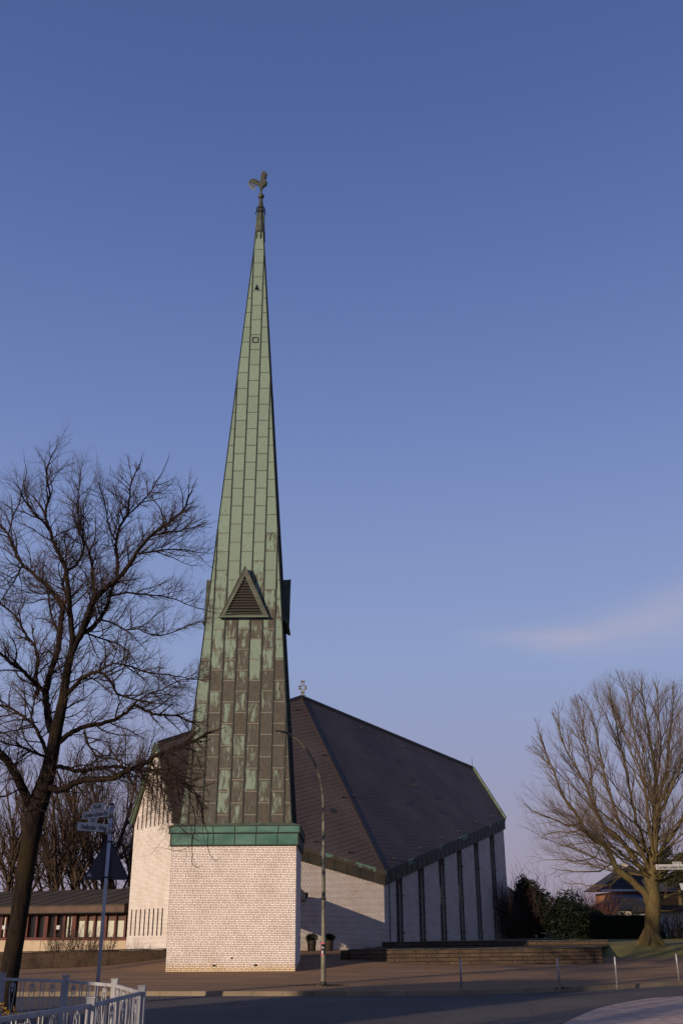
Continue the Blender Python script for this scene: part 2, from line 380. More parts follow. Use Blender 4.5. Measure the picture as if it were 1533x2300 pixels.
M['strap'] = leafm('strap_leaves', (.06, .085, .02), (.22, .20, .06))
M['flower'] = plain('yellow_flower', (.60, .32, .05), .7)

# ------------------------------------------------------------------ ground
def hgt(x, y):
    def ss(a, b, t): t = max(0, min(1, (t - a) / (b - a))); return t * t * (3 - 2 * t)
    left = .33 * ss(50.3, 56.5, y); right = .72 * ss(59, 69, y)
    k = ss(-.5, 6, x); left *= ss(-13, -9, x)
    return left * (1 - k) + right * k + .25 * ss(80, 120, y)
kerb_px = [(-500, 2232), (100, 2228), (327, 2227), (600, 2227), (800, 2227), (1000, 2226), (1100, 2223.5), (1280, 2217), (1400, 2211.5), (1533, 2204), (1700, 2195), (1900, 2185)]
kpts = [G(u, v, 0) for u, v in kerb_px]
kpts = [Vector((-60, kpts[0].y + 2, 0))] + kpts + [Vector((45, 75, 0))]
def ground():
    mb = MB()   # one big base sheet reaching the horizon
    mb.poly([(-1500, -300, -.30), (1500, -300, -.30), (1500, 1600, -.30), (-1500, 1600, -.30)])
    tag(mb.build('ground', M['earth']), kind='structure')
    mb = MB(); mb.poly([(-120, -60, -.13), (120, -60, -.13), (120, 80, -.13), (-120, 80, -.13)])
    tag(mb.build('road', M['asphalt']), kind='structure')
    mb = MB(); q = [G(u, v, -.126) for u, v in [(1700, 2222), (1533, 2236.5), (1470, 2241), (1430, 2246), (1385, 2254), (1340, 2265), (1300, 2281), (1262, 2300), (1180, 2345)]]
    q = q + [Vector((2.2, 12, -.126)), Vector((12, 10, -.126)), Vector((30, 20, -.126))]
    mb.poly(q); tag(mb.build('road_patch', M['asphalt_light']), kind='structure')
    # pavement / forecourt as a grid following the kerb line
    mb = MB(); xs = []; ks = []
    for i in range(len(kpts) - 1):
        n = 6
        for j in range(n): ks.append(kpts[i].lerp(kpts[i + 1], j / n))
    ks.append(kpts[-1]); ny = 46; far = 62.0
    for p in ks:
        for j in range(ny + 1):
            t = j / ny; y = p.y + .14 + (max(far, p.y + 3) - p.y) * t; mb.v.append((p.x, y, hgt(p.x, y) if y > p.y + .4 else 0))
    for i in range(len(ks) - 1):
        for j in range(ny):
            a = i * (ny + 1) + j; mb.f.append((a, a + ny + 1, a + ny + 2, a + 1)); mb.mi.append(0); mb.sm.append(True)
    tag(mb.build('pavement', M['pave']), kind='structure')
    mb = MB()
    N_ = len(ks)
    for p in ks: mb.v += [(p.x, p.y, -.13), (p.x, p.y + .02, .006), (p.x, p.y + .15, .006), (p.x, p.y + .15, -.13)]
    for i in range(N_ - 1):
        for j in range(3): a = i * 4 + j; mb.f.append((a, a + 4, a + 5, a + 1)); mb.mi.append(0); mb.sm.append(False)
    tag(mb.build('kerb', M['kerb']), kind='structure')
    # back land: grass
    mb = MB(); nx, ny = 60, 60; X0, X1, Y0, Y1 = -90, 90, 61.9, 170
    for i in range(nx + 1):
        for j in range(ny + 1):
            x = X0 + (X1 - X0) * i / nx; y = Y0 + (Y1 - Y0) * j / ny
            mb.v.append((x, y, hgt(x, y) + (noise.noise(Vector((x * .2, y * .2, 0))) * .06 if y > 64 else .004)))
    for i in range(nx):
        for j in range(ny):
            a = i * (ny + 1) + j; mb.f.append((a, a + ny + 1, a + ny + 2, a + 1)); mb.mi.append(0); mb.sm.append(True)
    tag(mb.build('lawn', M['grass']), kind='structure')
    # paving in front of the nave wall, above the grass
    mb = MB(); mb.poly([(-16, 61.8, .345), (.4, 61.8, .345), (2.9, 74.2, .42), (-11, 68.6, .42)])
    tag(mb.build('path', M['pave']), kind='structure')
ground()

# ------------------------------------------------------------------ bell tower
AX, FY, HB = -5.2, 50.0, 2.95; AY = FY + HB
def tower():
    t = empty('bell_tower', (AX, AY, 0), label='tall slender bell tower with green copper spire on a white brick base', cat='bell tower')
    mb = MB(); h = HB; zt = 5.52; b = .0
    # walls with slightly proud foot; inner shade of the vent holes put in as black blocks
    mb.v += [(-h, -h, -.3), (h, -h, -.3), (h, h, -.3), (-h, h, -.3), (-h, -h, zt), (h, -h, zt), (h, h, zt), (-h, h, zt)]
    for f in [(0, 1, 5, 4), (1, 2, 6, 5), (2, 3, 7, 6), (3, 0, 4, 7), (4, 5, 6, 7)]: mb.f.append(f); mb.mi.append(0); mb.sm.append(False)
    mb.build('base_wall', M['brick'], t, uv=True)
    for u, v, w_, h_ in [(481, 2169, .16, .08), (574, 2168, .16, .08), (521, 2152.5, .09, .07)]:
        p = P(u, v, FY) - t.location; mb = MB(); mb.box((p.x - w_ / 2, -h - .004, p.z - h_ / 2), (p.x + w_ / 2, -h + .05, p.z + h_ / 2)); mb.build('vent_opening', M['black'], t)
    # copper band in two tiers
    bt = MB(); bt.box((-h - .10, -h - .10, 5.52), (h + .10, h + .10, 6.06)); bd = bt.build('copper_band', M['band'], t)
    mb = MB(); mb.box((-h - .17, -h - .17, 6.065), (h + .17, h + .17, 6.38)); mb.build('band_tier', M['band'], bd)
    mb = MB()
    for k in range(4):
        c, s = [(1, 0), (0, 1), (-1, 0), (0, -1)][k]
        def T(x, y, z): return (x * c - y * s, x * s + y * c, z)
        for i in range(7):
            x = -h + i * (2 * h / 6); 
            for (d, z0, z1) in ((.10, 5.5, 6.06), (.17, 6.06, 6.39)):
                xx = max(-h - d + .02, min(h + d - .02, x * (1 + d / h)))
                mb.add([T(*q) for q in [(xx - .018, -h - d - .02, z0), (xx + .018, -h - d - .02, z0), (xx + .018, -h - d + .01, z0), (xx - .018, -h - d + .01, z0),
                                        (xx - .018, -h - d - .02, z1), (xx + .018, -h - d - .02, z1), (xx + .018, -h - d + .01, z1), (xx - .018, -h - d + .01, z1)]],
                       [(0, 3, 2, 1), (4, 5, 6, 7), (0, 1, 5, 4), (1, 2, 6, 5), (2, 3, 7, 6), (3, 0, 4, 7)])
        for (d, z) in ((.13, 5.49), (.19, 6.05), (.19, 6.37)):
            a = T(-h - d, -h - d, z); b_ = T(h + d, -h - d, z); mb.bar(a, b_, .03, .04)
    mb.build('band_seams', M['seam'], bd)
    SL = .134; ZA = 47.0; zb = 6.52; DZ0 = P(552, 1387, AY - 2.0).z; DZ1 = P(552, 1271, AY - 2.35).z; print('dormer', DZ0, DZ1)
    def hw(z): return SL * (ZA - z) / 2
    mb = MB(); a = h + .17; b_ = hw(zb) + .05
    for k in range(4):
        c, s = [(1, 0), (0, 1), (-1, 0), (0, -1)][k]
        T = lambda x, y, z: (x * c - y * s, x * s + y * c, z)
        mb.poly([T(-a, -a, 6.385), T(a, -a, 6.385), T(b_, -b_, zb), T(-b_, -b_, zb)])
    mb.build('sloping_cap', M['verge'], bd)
    # spire faces
    mb = MB(); zt = 45.0
    for k in range(4):
        c, s = [(1, 0), (0, 1), (-1, 0), (0, -1)][k]
        T = lambda x, y, z: (x * c - y * s, x * s + y * c, z)
        NZ = 24
        for i in range(NZ):
            z0 = zb - .05 + (zt - zb) * i / NZ; z1 = zb - .05 + (zt - zb) * (i + 1) / NZ
            mb.poly([T(-hw(z0), -hw(z0), z0), T(hw(z0), -hw(z0), z0), T(hw(z1), -hw(z1), z1), T(-hw(z1), -hw(z1), z1)])
    sp = mb.build('spire', M['copper'], t, uv=True)
    mb = MB()
    for k in range(4):
        c, s = [(1, 0), (0, 1), (-1, 0), (0, -1)][k]
        T = lambda x, y, z: Vector((x * c - y * s, x * s + y * c, z))
        for i in range(-5, 5):
            x = (i + .5) * .66; z1 = min(zt - .3, ZA - 2 * abs(x) / SL - .1)
            if z1 < zb + 1: continue
            n = Vector(T(0, -1, .067)) ; n = (T(0, -1, .067)).normalized()
            segs = [(zb - .02, z1)]
            if abs(x) < 1.1 and True:   # the louvre interrupts the seams
                zu = DZ1 - .1 - abs(x) * 2.2; segs = [(zb - .02, DZ0 - .1), (zu + .1, z1)] if zu > DZ0 else segs
            for za, zc in segs:
                jit = random.uniform(-.012, .012)
                mb.bar(T(x + jit, -hw(za) - .01, za), T(x - jit, -hw(zc) - .01, zc), .05, .06, n)
        mb.bar(T(-hw(zb), -hw(zb), zb - .03), T(-hw(zt), -hw(zt), zt), .05, .05, T(-1, -1, 0))
    mb.build('standing_seams', M['seam'], sp)
    # triangular louvre dormers on all four faces
    for k in range(4):
        ang = k * math.pi / 2
        rot = Matrix.Rotation(ang, 3, 'Z')
        def T(x, y, z): return rot @ Vector((x, y, z))
        zb_, za_ = DZ0, DZ1; y0 = -hw(zb_) - .16; y1 = -hw(za_) - .50
        fr = MB()
        A = (-1.28, y0 - .03, zb_); B = (1.28, y0 - .03, zb_); C = (0, y1, za_)
        ia = (-1.0, y0 - .05, zb_ + .10); ib = (1.0, y0 - .05, zb_ + .10); ic = (0, y1 - .02 + .05, za_ - .55)
        fr.poly([T(*A), T(*ia), T(*ic), T(*C)]); fr.poly([T(*C), T(*ic), T(*ib), T(*B)]); fr.poly([T(*A), T(*B), T(*ib), T(*ia)])
        Cb = (0, -hw(za_) + .02, za_ - .02); Ab = (-1.36, -hw(zb_) + .08, zb_ - .02); Bb = (1.36, -hw(zb_) + .08, zb_ - .02)
        fr.poly([T(*A), T(*C), T(*Cb), T(*Ab)]); fr.poly([T(*C), T(*B), T(*Bb), T(*Cb)])
        rc = .11
        ja, jb, jc = [(q[0], q[1] + rc, q[2]) for q in (ia, ib, ic)]
        fr.poly([T(*ia), T(*ja), T(*jc), T(*ic)]); fr.poly([T(*ic), T(*jc), T(*jb), T(*ib)])
        d = fr.build('louvre_dormer', M['copper_brown'], t)
        bk = MB(); bk.poly([T(*ja), T(*jb), T(*jc)]); bk.build('dark_backing', M['black'], d)
        sl = MB(); ns = 14
        for i in range(ns):
            f = (i + .4) / ns; z = ia[2] + (ic[2] - ia[2]) * f; x = 1.0 * (1 - f) * .98; y = ia[1] + (ic[1] - ia[1]) * f
            if x < .06: continue
            sl.add([T(-x, y + .02, z), T(x, y + .02, z), T(x, y + .07, z + .03), T(-x, y + .07, z + .03), T(-x, y + .02, z + .02), T(x, y + .02, z + .02), T(x, y + .07, z + .05), T(-x, y + .07, z + .05)],
                   [(0, 3, 2, 1), (4, 5, 6, 7), (0, 1, 5, 4), (1, 2, 6, 5), (2, 3, 7, 6), (3, 0, 4, 7)])
        sl.build('louvre_slats', M['lip'], d)
        sill = MB(); sill.bar(T(-1.34, y0 - .06, zb_ - .03), T(1.34, y0 - .06, zb_ - .03), .16, .07); sill.build('sill', M['verge'], d)
        trim = MB(); trim.bar(T(*A), T(*C), .05, .06, T(0, -1, 0)); trim.bar(T(*C), T(*B), .05, .06, T(0, -1, 0)); trim.build('dormer_trim', M['copper_brown'], d)
    # small hood and hatch near the top
    z = P(580, 640, AY - .8)[2]; y = -hw(z); mb = MB(); x0 = -.05
    mb.add([(x0 - .13, y - .01, z - .16), (x0 + .13, y - .01, z - .16), (x0, y - .28, z - .16), (x0, y - .02, z + .26)], [(0, 2, 3), (2, 1, 3), (0, 1, 2)]); mb.build('vent_hood', M['metal_dark'], t)
    z = P(575, 760, AY - 1)[2]; y = -hw(z) - .03; mb = MB()
    for a, b in (((-.17, -.18), (.17, -.18)), ((.17, -.18), (.17, .18)), ((.17, .18), (-.17, .18)), ((-.17, .18), (-.17, -.18))):
        mb.bar((a[0], y - a[1] * -.067, z + a[1]), (b[0], y - b[1] * -.067, z + b[1]), .035, .05, (0, -1, 0))
    mb.build('hatch_frame', M['seam'], t)
    # finial
    mb = MB(); mb.lathe([(.34, 43.6), (.27, 44.3), (.22, 44.9), (.21, 45.6), (.15, 46.0), (.10, 46.45), (.0, 46.45)], k=14)
    fn = mb.build('finial', M['bronze'], t)
    mb = MB()
    for i in range(8):
        a = i * math.pi / 4 + .2; c, s = math.cos(a), math.sin(a)
        mb.tube([(.33 * c, .33 * s, 43.0), (.27 * c, .27 * s, 44.2), (.235 * c, .235 * s, 45.1)], .035, 5)
    mb.build('finial_ribs', M['verge'], fn)
    mb = MB()
    for z, r in ((45.25, .30), (45.6, .27)):
        mb.tube([(r * math.cos(a * .4488), r * math.sin(a * .4488), z) for a in range(15)], .03, 6, caps=False)
    for i in range(6):
        a = i * math.pi / 3; c, s = math.cos(a), math.sin(a); mb.tube([(.27 * c, .27 * s, 45.6), (.30 * c, .30 * s, 45.25), (.34 * c, .34 * s, 45.15)], .025, 5)
    mb.build('collar_ring', M['metal_dark'], fn)
    mb = MB(); mb.lathe([(.205 * math.sin(i * math.pi / 14), 46.65 - .205 * math.cos(i * math.pi / 14)) for i in range(15)], k=22); bl = mb.build('ball', M['bronze'], t)
    # weathercock: outline traced at its real size, built with thickness and a rounded body
    S = 1 / 7.417 * (P(587, 460, AY)[2] - P(587, 461, AY)[2]); SX = 1 / 7.417 * (P(588, 430, AY)[0] - P(587, 430, AY)[0])
    def Wp(x, y): return ((x - 650) * SX, (570 - y) * S + 46.83)
    def plate(name, pix, th, parent, mat='bronze', y=0):
        pts = [Wp(*q) for q in pix]; n = len(pts); m = MB()
        cx = sum(q[0] for q in pts) / n; cz = sum(q[1] for q in pts) / n
        front = [(x, y - th * .35, z) for x, z in pts]; inn = [(cx + (x - cx) * .8, y - th, cz + (z - cz) * .8) for x, z in pts]
        fb = [(x, -yy + 2 * y, z) for x, yy, z in front]; ib_ = [(x, -yy + 2 * y, z) for x, yy, z in inn]
        m.add(front + inn + fb + ib_, [(i, (i + 1) % n, n + (i + 1) % n, n + i) for i in range(n)] + [list(range(n, 2 * n))] +
              [(2 * n + (i + 1) % n, 2 * n + i, 3 * n + i, 3 * n + (i + 1) % n) for i in range(n)] + [list(range(3 * n, 4 * n))[::-1]] +
              [((i + 1) % n, i, 2 * n + i, 2 * n + (i + 1) % n) for i in range(n)])
        return m.build(name, M[mat], parent, fixn=True)
    bodyp = [(650, 565), (640, 540), (622, 495), (628, 470), (612, 450), (600, 415), (590, 385), (600, 350), (628, 375), (640, 350), (628, 310), (630, 260), (645, 225), (662, 210), (700, 212), (722, 235), (724, 270), (712, 310), (728, 345), (748, 385), (738, 425), (710, 450), (682, 465), (670, 495), (660, 530), (657, 565)]
    wc = plate('weathercock', bodyp, .12, bl)
    comb = [(645, 222), (648, 195), (638, 170), (655, 180), (668, 195), (666, 170), (682, 180), (692, 200), (704, 176), (710, 205), (726, 194), (724, 212), (732, 232), (752, 236), (730, 250), (750, 264), (728, 268), (720, 240), (700, 215), (665, 212)]
    plate('comb', comb, .03, wc); plate('wattle', [(724, 270), (738, 292), (732, 318), (720, 312), (712, 285)], .03, wc)
    tails = [[(610, 355), (570, 315), (520, 298), (470, 305), (436, 335), (432, 372), (445, 420), (475, 460), (532, 508), (505, 465), (478, 425), (460, 385), (468, 355), (500, 345), (560, 375), (600, 410)],
             [(605, 380), (560, 345), (515, 335), (488, 350), (486, 385), (505, 430), (550, 497), (540, 455), (522, 415), (525, 385), (560, 395), (602, 425)],
             [(605, 395), (570, 368), (545, 372), (540, 400), (548, 430), (565, 462), (562, 430), (575, 425), (605, 445)]]
    for i, tp in enumerate(tails): plate('tail_feather', tp, .035, wc, y=-.03 * (i - 1) * 2)
    return t
tower()

# ------------------------------------------------------------------ church
Dt = P(863, 1956.5, 74); Et = P(1132, 1838, 97); Rt = P(1060, 1725, 99.5)
nR = (Et - Dt).cross(Rt - Dt).normalized(); Pk = onplane(675, 1565, Dt, nR)
Bt = P(388, 1815, 68.5); nL = (Bt - Dt).cross(Pk - Dt).normalized()
GL = onplane(355, 1668, Dt, nL); At = P(299, 1846, 73.6)
def hv(v): return Vector((v.x, v.y, 0))
def church():
    t = empty('church', (0, 80, 0), label='white brick church with steep dark slate roof rising to a peak', cat='church')
    L = Vector((0, 80, 0)); FZ = .95
    def l(v): return Vector(v) - L
    Kt = Vector((Pk.x + (Pk.x - Dt.x) * .8, Pk.y + (Pk.y - Dt.y) * 1.0, Dt.z)); Ft = Vector((2 * Rt.x - Et.x - 1.5, 2 * Rt.y - Et.y + 3, Et.z))
    # roof: four slopes
    def wall_strip(mb, a, b, za0, zb0, s0, s1, th, z0=-.3):
        d = (hv(b) - hv(a)); Ln = d.length; d.normalize(); n = Vector((d.y, -d.x, 0))
        za = za0 + (zb0 - za0) * s0 / Ln; zb = za0 + (zb0 - za0) * s1 / Ln
        p0 = hv(a) + d * s0; p1 = hv(a) + d * s1
        f = lambda p, z: l((p.x, p.y, z)); i0 = p0 - n * th; i1 = p1 - n * th
        mb.hexa([f(p0, z0), f(p1, z0), f(i1, z0), f(i0, z0), f(p0, za), f(p1, zb), f(i1, zb), f(i0, za)])
    rf = None
    def roof(pts, mat, ax=None, name='roof'):
        mb = MB(); q = [l(p) for p in pts]; n = (q[1] - q[0]).cross(q[2] - q[0]).normalized()
        if n.z < 0: q = q[::-1]; n = -n
        mb.add(q + [p - n * .18 for p in q], [list(range(len(q))), list(range(2 * len(q) - 1, len(q) - 1, -1))] + [((i + 1) % len(q), i, len(q) + i, len(q) + (i + 1) % len(q)) for i in range(len(q))])
        def uvf(p, nn):
            a = (ax - nn * ax.dot(nn)); a = a.normalized() if a.length > .1 else nn.orthogonal().normalized()
            return a, nn.cross(a), q[0]
        return mb.build(name, mat, t, uv=uvf if ax is not None else True)
    axL = (onplane(800, 1850, Dt, nL) - onplane(700, 1880, Dt, nL)).normalized()
    axR = (onplane(1000, 1790, Dt, nR) - onplane(800, 1756, Dt, nR)).normalized()
    # overhang at eaves: small lip beyond the wall line
    r1 = roof([Dt, Pk, GL, Bt], M['slate_l'], axL)
    r2 = roof([Dt, Et, Rt, Pk], M['slate_r'], axR)
    roof([GL, Pk, Kt, At], M['slate_l'], Vector((1, 0, 0))); roof([Pk, Rt, Ft, Kt], M['slate_r'], Vector((1, 0, 0)))
    # walls: inner line .22 m behind the eave line
    cen = hv(Pk)
    def inset(p, k=.985): return hv(p) * k + cen * (1 - k)
    d_, e_, b_, a_ = [inset(x, .99) for x in (Dt, Et, Bt, At)]
    k_, f_ = inset(Kt), inset(Ft)
    def V(p, z): return Vector((p.x, p.y, z))
    # left front wall B -> D
    lw = MB(); Ln = (d_ - b_).length
    wall_strip(lw, b_, d_, Bt.z - .2, Dt.z - .2, 0, Ln, .4); lwo = lw.build('wall', M['brick_far'], t, uv=True)
    # right wall D -> E with six recessed window strips
    dirR = (e_ - d_).normalized(); nrm = Vector((dirR.y, -dirR.x, 0)); LR = (e_ - d_).length
    def sat(u, v=2000): p = onplane(u, v, d_, nrm); return (hv(p) - d_).dot(dirR)
    slots = [(sat(888.5), sat(904)), (sat(939), sat(953.5)), (sat(986.5), sat(1000)), (sat(1028.5), sat(1040.5)), (sat(1068), sat(1079)), (sat(1105), sat(1116))]
    cuts = [0] + [x for s in slots for x in s] + [LR]
    rw = MB()
    for i in range(0, len(cuts), 2): wall_strip(rw, d_, e_, Dt.z - .2, Et.z - .2, cuts[i], cuts[i + 1], .55)
    rw.build('wall', M['brick_far'], t, uv=True)
    for s0, s1 in slots:
        zt = Dt.z - .3 + (Et.z - Dt.z) * (s0 / LR)
        g = MB(); q0 = d_ + dirR * (s0 + .002) - nrm * .12; q1 = d_ + dirR * (s1 - .002) - nrm * .34
        g.hexa([l(V(q0, .4)), l(V(q1, .4)), l(V(q1 - nrm * .05, .4)), l(V(q0 - nrm * .05, .4)), l(V(q0, zt)), l(V(q1, zt)), l(V(q1 - nrm * .05, zt)), l(V(q0 - nrm * .05, zt))])
        wo = g.build('window', M['stained'], t)
        fr = MB(); z = 1.4
        while z < zt - .3: fr.bar(l(V(q0 + nrm * .02, z)), l(V(q1 + nrm * .02, z)), .04, .06); z += 1.25
        for s in (s0 + .05, s1 - .05): p = d_ + dirR * s - nrm * .09; fr.bar(l(V(p, .4)), l(V(p, zt)), .07, .05, nrm)
        fx = fr; z = 1.4
        while z < zt - .5:
            p = d_ + dirR * (s1 + .04) + nrm * .02; fx.box(tuple(l(V(p, z)) - Vector((.04, .04, .05))), tuple(l(V(p, z)) + Vector((.04, .04, .05)))); z += 2.5
        fr.build('window_frame', M['metal_dark'], wo)
        cp = MB(); p0 = d_ + dirR * s0 - nrm * .56; p1 = d_ + dirR * s1 - nrm * .56
        cp.bar(l(V(p0 - dirR * .2, 3)), l(V(p1 + dirR * .2, 3)), .04, 8, (0, 0, 1)); 
    # tan reflections in two windows, put in as beige panels
    for i, z in ((2, 4.1), (3, 4.3)):
        s0, s1 = slots[i]; a = d_ + dirR * (s0 + .08) - nrm * .10; b2 = d_ + dirR * (s1 - .1) - nrm * .315
        m = MB(); m.prism([l(V(a, z - .7)), l(V(b2, z - .6)), l(V(b2, z + .1)), l(V(b2, z + .55)), l(V(a, z + .7))], -nrm * .01); m.build('pane_reflection', M['beige'], t)
    # gable wall A -> B up to GL
    g_ = hv(GL) * .995 + cen * .005
    mb = MB(); dg = (b_ - a_).normalized(); ng = Vector((dg.y, -dg.x, 0)); tg = (g_ - a_).dot(dg); gx = a_ + dg * tg
    ring = [(a_, -.3), (b_, -.3), (b_, Bt.z - .2), (gx, GL.z - .35), (a_, At.z - .2)]
    mb.prism([l(V(p, z)) - ng * .4 for p, z in ring], ng * .4); mb.build('gable_wall', M['brick_gable'], t, uv=True)
    def gp(u, v, o=.0): p = onplane(u, v, a_ + ng * o, ng); return p
    for i in range(8):
        # lower slits
        u0 = 296.5 + i * (364.5 - 296.5) / 7; u1 = 292.5 + i * (361.5 - 292.5) / 7
        a = gp(u0, 2043.5 - i * .5, .012); b2 = gp(u1, 2101.5, .012); w_ = .085
        m = MB(); q = [V(b2 - dg * w_, b2.z), V(b2 + dg * w_, b2.z), V(b2 + dg * w_, a.z), V(b2 - dg * w_, a.z)]
        m.prism([l(x) for x in q], -ng * .05); m.build('slit_window', M['slit'], t)
        s = MB(); s.bar(l(b2 - dg * .1 - ng * 0 + Vector((0, 0, -.06))), l(b2 + dg * .1 + Vector((0, 0, -.06))), .05, .04); 
        # upper slits, stepping with the roof
        ub = 309 + i * (375.5 - 309) / 7; vb = 1864 - i * 2.15
        p = gp(ub, vb, .012); f = (hv(p) - a_).dot(dg)
        zt = (At.z + (GL.z - At.z) * f / tg) if f < tg else (Bt.z + (GL.z - Bt.z) * ((b_ - a_).length - f) / ((b_ - a_).length - tg))
        zt -= .75
        if zt < p.z + .5: zt = p.z + .5
        m = MB(); m.prism([l(V(p - dg * w_, p.z)), l(V(p + dg * w_, p.z)), l(V(p + dg * w_, zt)), l(V(p - dg * w_, zt))], -ng * .05); m.build('slit_window', M['slit'], t)
    # remaining back walls
    mb = MB()
    for p, q, z0, z1 in ((e_, f_, Et.z, Ft.z), (f_, k_, Ft.z, Kt.z), (k_, a_, Kt.z, At.z)):
        wall_strip(mb, p, q, z0 - .2, z1 - .2, 0, (q - p).length, .4)
    er, fr_, rr = V(e_, Et.z - .2), V(f_, Ft.z - .2), V(hv(Rt) * .99 + cen * .01, Rt.z - .3)
    mb.poly([l(er), l(fr_), l(rr)]); mb.build('wall', M['brick_far'], t, uv=True)
    # eave fascia boards
    def fasc(a, b, name='fascia', mat='fascia', lipm='lip'):
        d = (hv(b) - hv(a)).normalized(); n = Vector((d.y, -d.x, 0)); m = MB()
        A = [a + n * .0, b + n * .0]
        m.hexa([l(a + n * .04 - Vector((0, 0, FZ))), l(b + n * .04 - Vector((0, 0, FZ))), l(b - n * .28 - Vector((0, 0, FZ))), l(a - n * .28 - Vector((0, 0, FZ))),
                l(a + n * .04 - Vector((0, 0, .27))), l(b + n * .04 - Vector((0, 0, .27))), l(b - n * .28 - Vector((0, 0, .27))), l(a - n * .28 - Vector((0, 0, .27)))])
        Ln = (b - a).length; k = int(Ln / .95)
        for i in range(1, k):
            p = a.lerp(b, i / k); m.bar(l(p + n * .050 - Vector((0, 0, FZ - .01))), l(p + n * .050 - Vector((0, 0, .27))), .03, .03, n, mi=1)
        o = m.build(name, [M[mat], M['metal_dark']], t)
        m = MB(); m.hexa([l(a + n * .10 - Vector((0, 0, .268))), l(b + n * .10 - Vector((0, 0, .268))), l(b - n * .2 - Vector((0, 0, .268))), l(a - n * .2 - Vector((0, 0, .268))),
                          l(a + n * .10 + Vector((0, 0, .03))), l(b + n * .10 + Vector((0, 0, .03))), l(b - n * .2 + Vector((0, 0, .03))), l(a - n * .2 + Vector((0, 0, .03)))])
        m.build('eave_lip', M[lipm], o)
    fasc(Bt, Dt); fasc(Dt, Et, lipm='lip2')
    # verge trims on the gables, ridge and hip caps
    def verge(a, b, off, w_=.32, mat='verge', name='verge_trim'):
        m = MB(); m.bar(l(a + off), l(b + off), .16, w_, (0, 0, 1)); m.build(name, M[mat], t)
    verge(At, GL, ng * .10 + Vector((0, 0, -.18)), .18); verge(GL, Bt, ng * .10 + Vector((0, 0, -.16)), .18)
    m = MB(); m.bar(l(At + ng * .22), l(GL + ng * .22), .14, .09); m.build('verge_cap', M['verge'], t)
    verge(Et, Rt, Vector((.12, 0, .03)), .18)
    for a, b, w2, mt in ((GL, Pk, .16, 'metal_dark'), (Pk, Rt, .22, 'metal_dark'), (Dt, Pk, .08, 'slate_l')):
        m = MB(); m.bar(l(a + Vector((0, 0, .04))), l(b + Vector((0, 0, .04))), .22, w2); m.build('ridge_cap', M[mt], t)
    # snow hooks, roof hatches
    def on(u, v, n): return onplane(u, v, Dt, n)
    for u, v, n in [(707, 1891, nL), (783, 1915, nL), (769, 1791, nL), (725, 1697, nL), (664, 1595, nL), (883, 1929, nR), (940, 1906, nR), (987, 1883, nR), (1027, 1868, nR), (1067, 1847, nR), (1102, 1834, nR), (903, 1677, nR), (793, 1788, nR), (927, 1765, nR), (810, 1635, nR)]:
        p = l(on(u, v, n)); nn = n if n.z > 0 else -n; m = MB(); m.bar(p, p + nn * .16, .10, .10); m.bar(p + nn * .15 - Vector((.12, 0, 0)), p + nn * .15 + Vector((.12, 0, 0)), .05, .05); m.build('snow_hook', M['metal_dark'], t)
    for u, v, n, w2 in [(747, 1821, nL, .28), (979, 1791, nR, .25), (890, 1708, nR, .22), (917, 1804, nR, .22), (925, 1750, nR, .2), (992, 1823, nR, .2)]:
        p = l(on(u, v, n)); nn = n if n.z > 0 else -n; m = MB(); a = (axL if n is nL else axR); bb = nn.cross(a)
        m.prism([p + nn * .02 + a * w2, p + nn * .02 + bb * w2, p + nn * .02 - a * w2, p + nn * .02 - bb * w2], nn * .03); m.build('replacement_slate', M['metal_dark'], t)
    # downpipe / joint on right wall, lightning rod
    p = d_ + dirR * sat(873) + nrm * .03; m = MB(); m.tube([l(V(p, .4)), l(V(p, Dt.z - .6 + .4))], .03, 6); m.build('downpipe', M['metal_dark'], t)
    m = MB(); m.tube([l(Rt), l(Rt + Vector((0, 0, 1.0)))], .02, 5); m.build('lightning_rod', M['metal_dark'], t)
    # roof cross
    c = l(Pk) + Vector((.15, 0, .05)); s = (P(680, 1530, Pk.y).z - P(680, 1563, Pk.y).z) / 33
    m = MB(); m.tube([c, c + Vector((0, 0, 8 * s))], .05, 6); m.tube([c + Vector((-.25, 0, 2 * s)), c + Vector((.25, 0, 2 * s))], .035, 6); cr = m.build('roof_cross', M['gold'], t)
    m = MB(); w2 = 2.5 * s; a_r = 7 * s; z0 = 8 * s; zh = 19 * s; z1 = 33 * s
    out_ = [(-w2, z0), (w2, z0), (w2, zh - w2), (a_r, zh - w2), (a_r, zh + w2), (w2, zh + w2), (w2, z1), (-w2, z1), (-w2, zh + w2), (-a_r, zh + w2), (-a_r, zh - w2), (-w2, zh - w2)]
    for i in range(12):
        a, b = out_[i], out_[(i + 1) % 12]; m.tube([c + Vector((a[0], 0, a[1])), c + Vector((b[0], 0, b[1]))], .05, 6)
    for a in (out_[0], out_[1], out_[3], out_[4], out_[6], out_[7], out_[9], out_[10]):
        q = c + Vector((a[0], 0, a[1])); m.lathe([(.09 * math.sin(i * math.pi / 6), -.09 * math.cos(i * math.pi / 6)) for i in range(7)], q, 8)
    m.build('cross_outline', M['gold'], cr)
    # entrance canopy between tower and nave, on posts
    m = MB(); m.box(tuple(l(Vector((-7.6, 57.5, 3.4)))), tuple(l(Vector((-2.52, 71.2, 3.95))))); cn = m.build('entrance_canopy', M['copper_brown'], t)
    for x, y in ((-2.7, 58.5), (-2.7, 64.5), (-7.2, 58.5), (-7.2, 64.5)):
        m = MB(); m.box(tuple(l(Vector((x - .08, y - .08, .2)))), tuple(l(Vector((x + .08, y + .08, 3.4))))); m.build('canopy_post', M['metal_dark'], cn)
    m = MB(); m.box(tuple(l(Vector((-2.518, 71.0, 3.6)))), tuple(l(Vector((-2.38, 71.2, 3.99))))); m.build('canopy_gutter', M['metal_dark'], cn)
church()
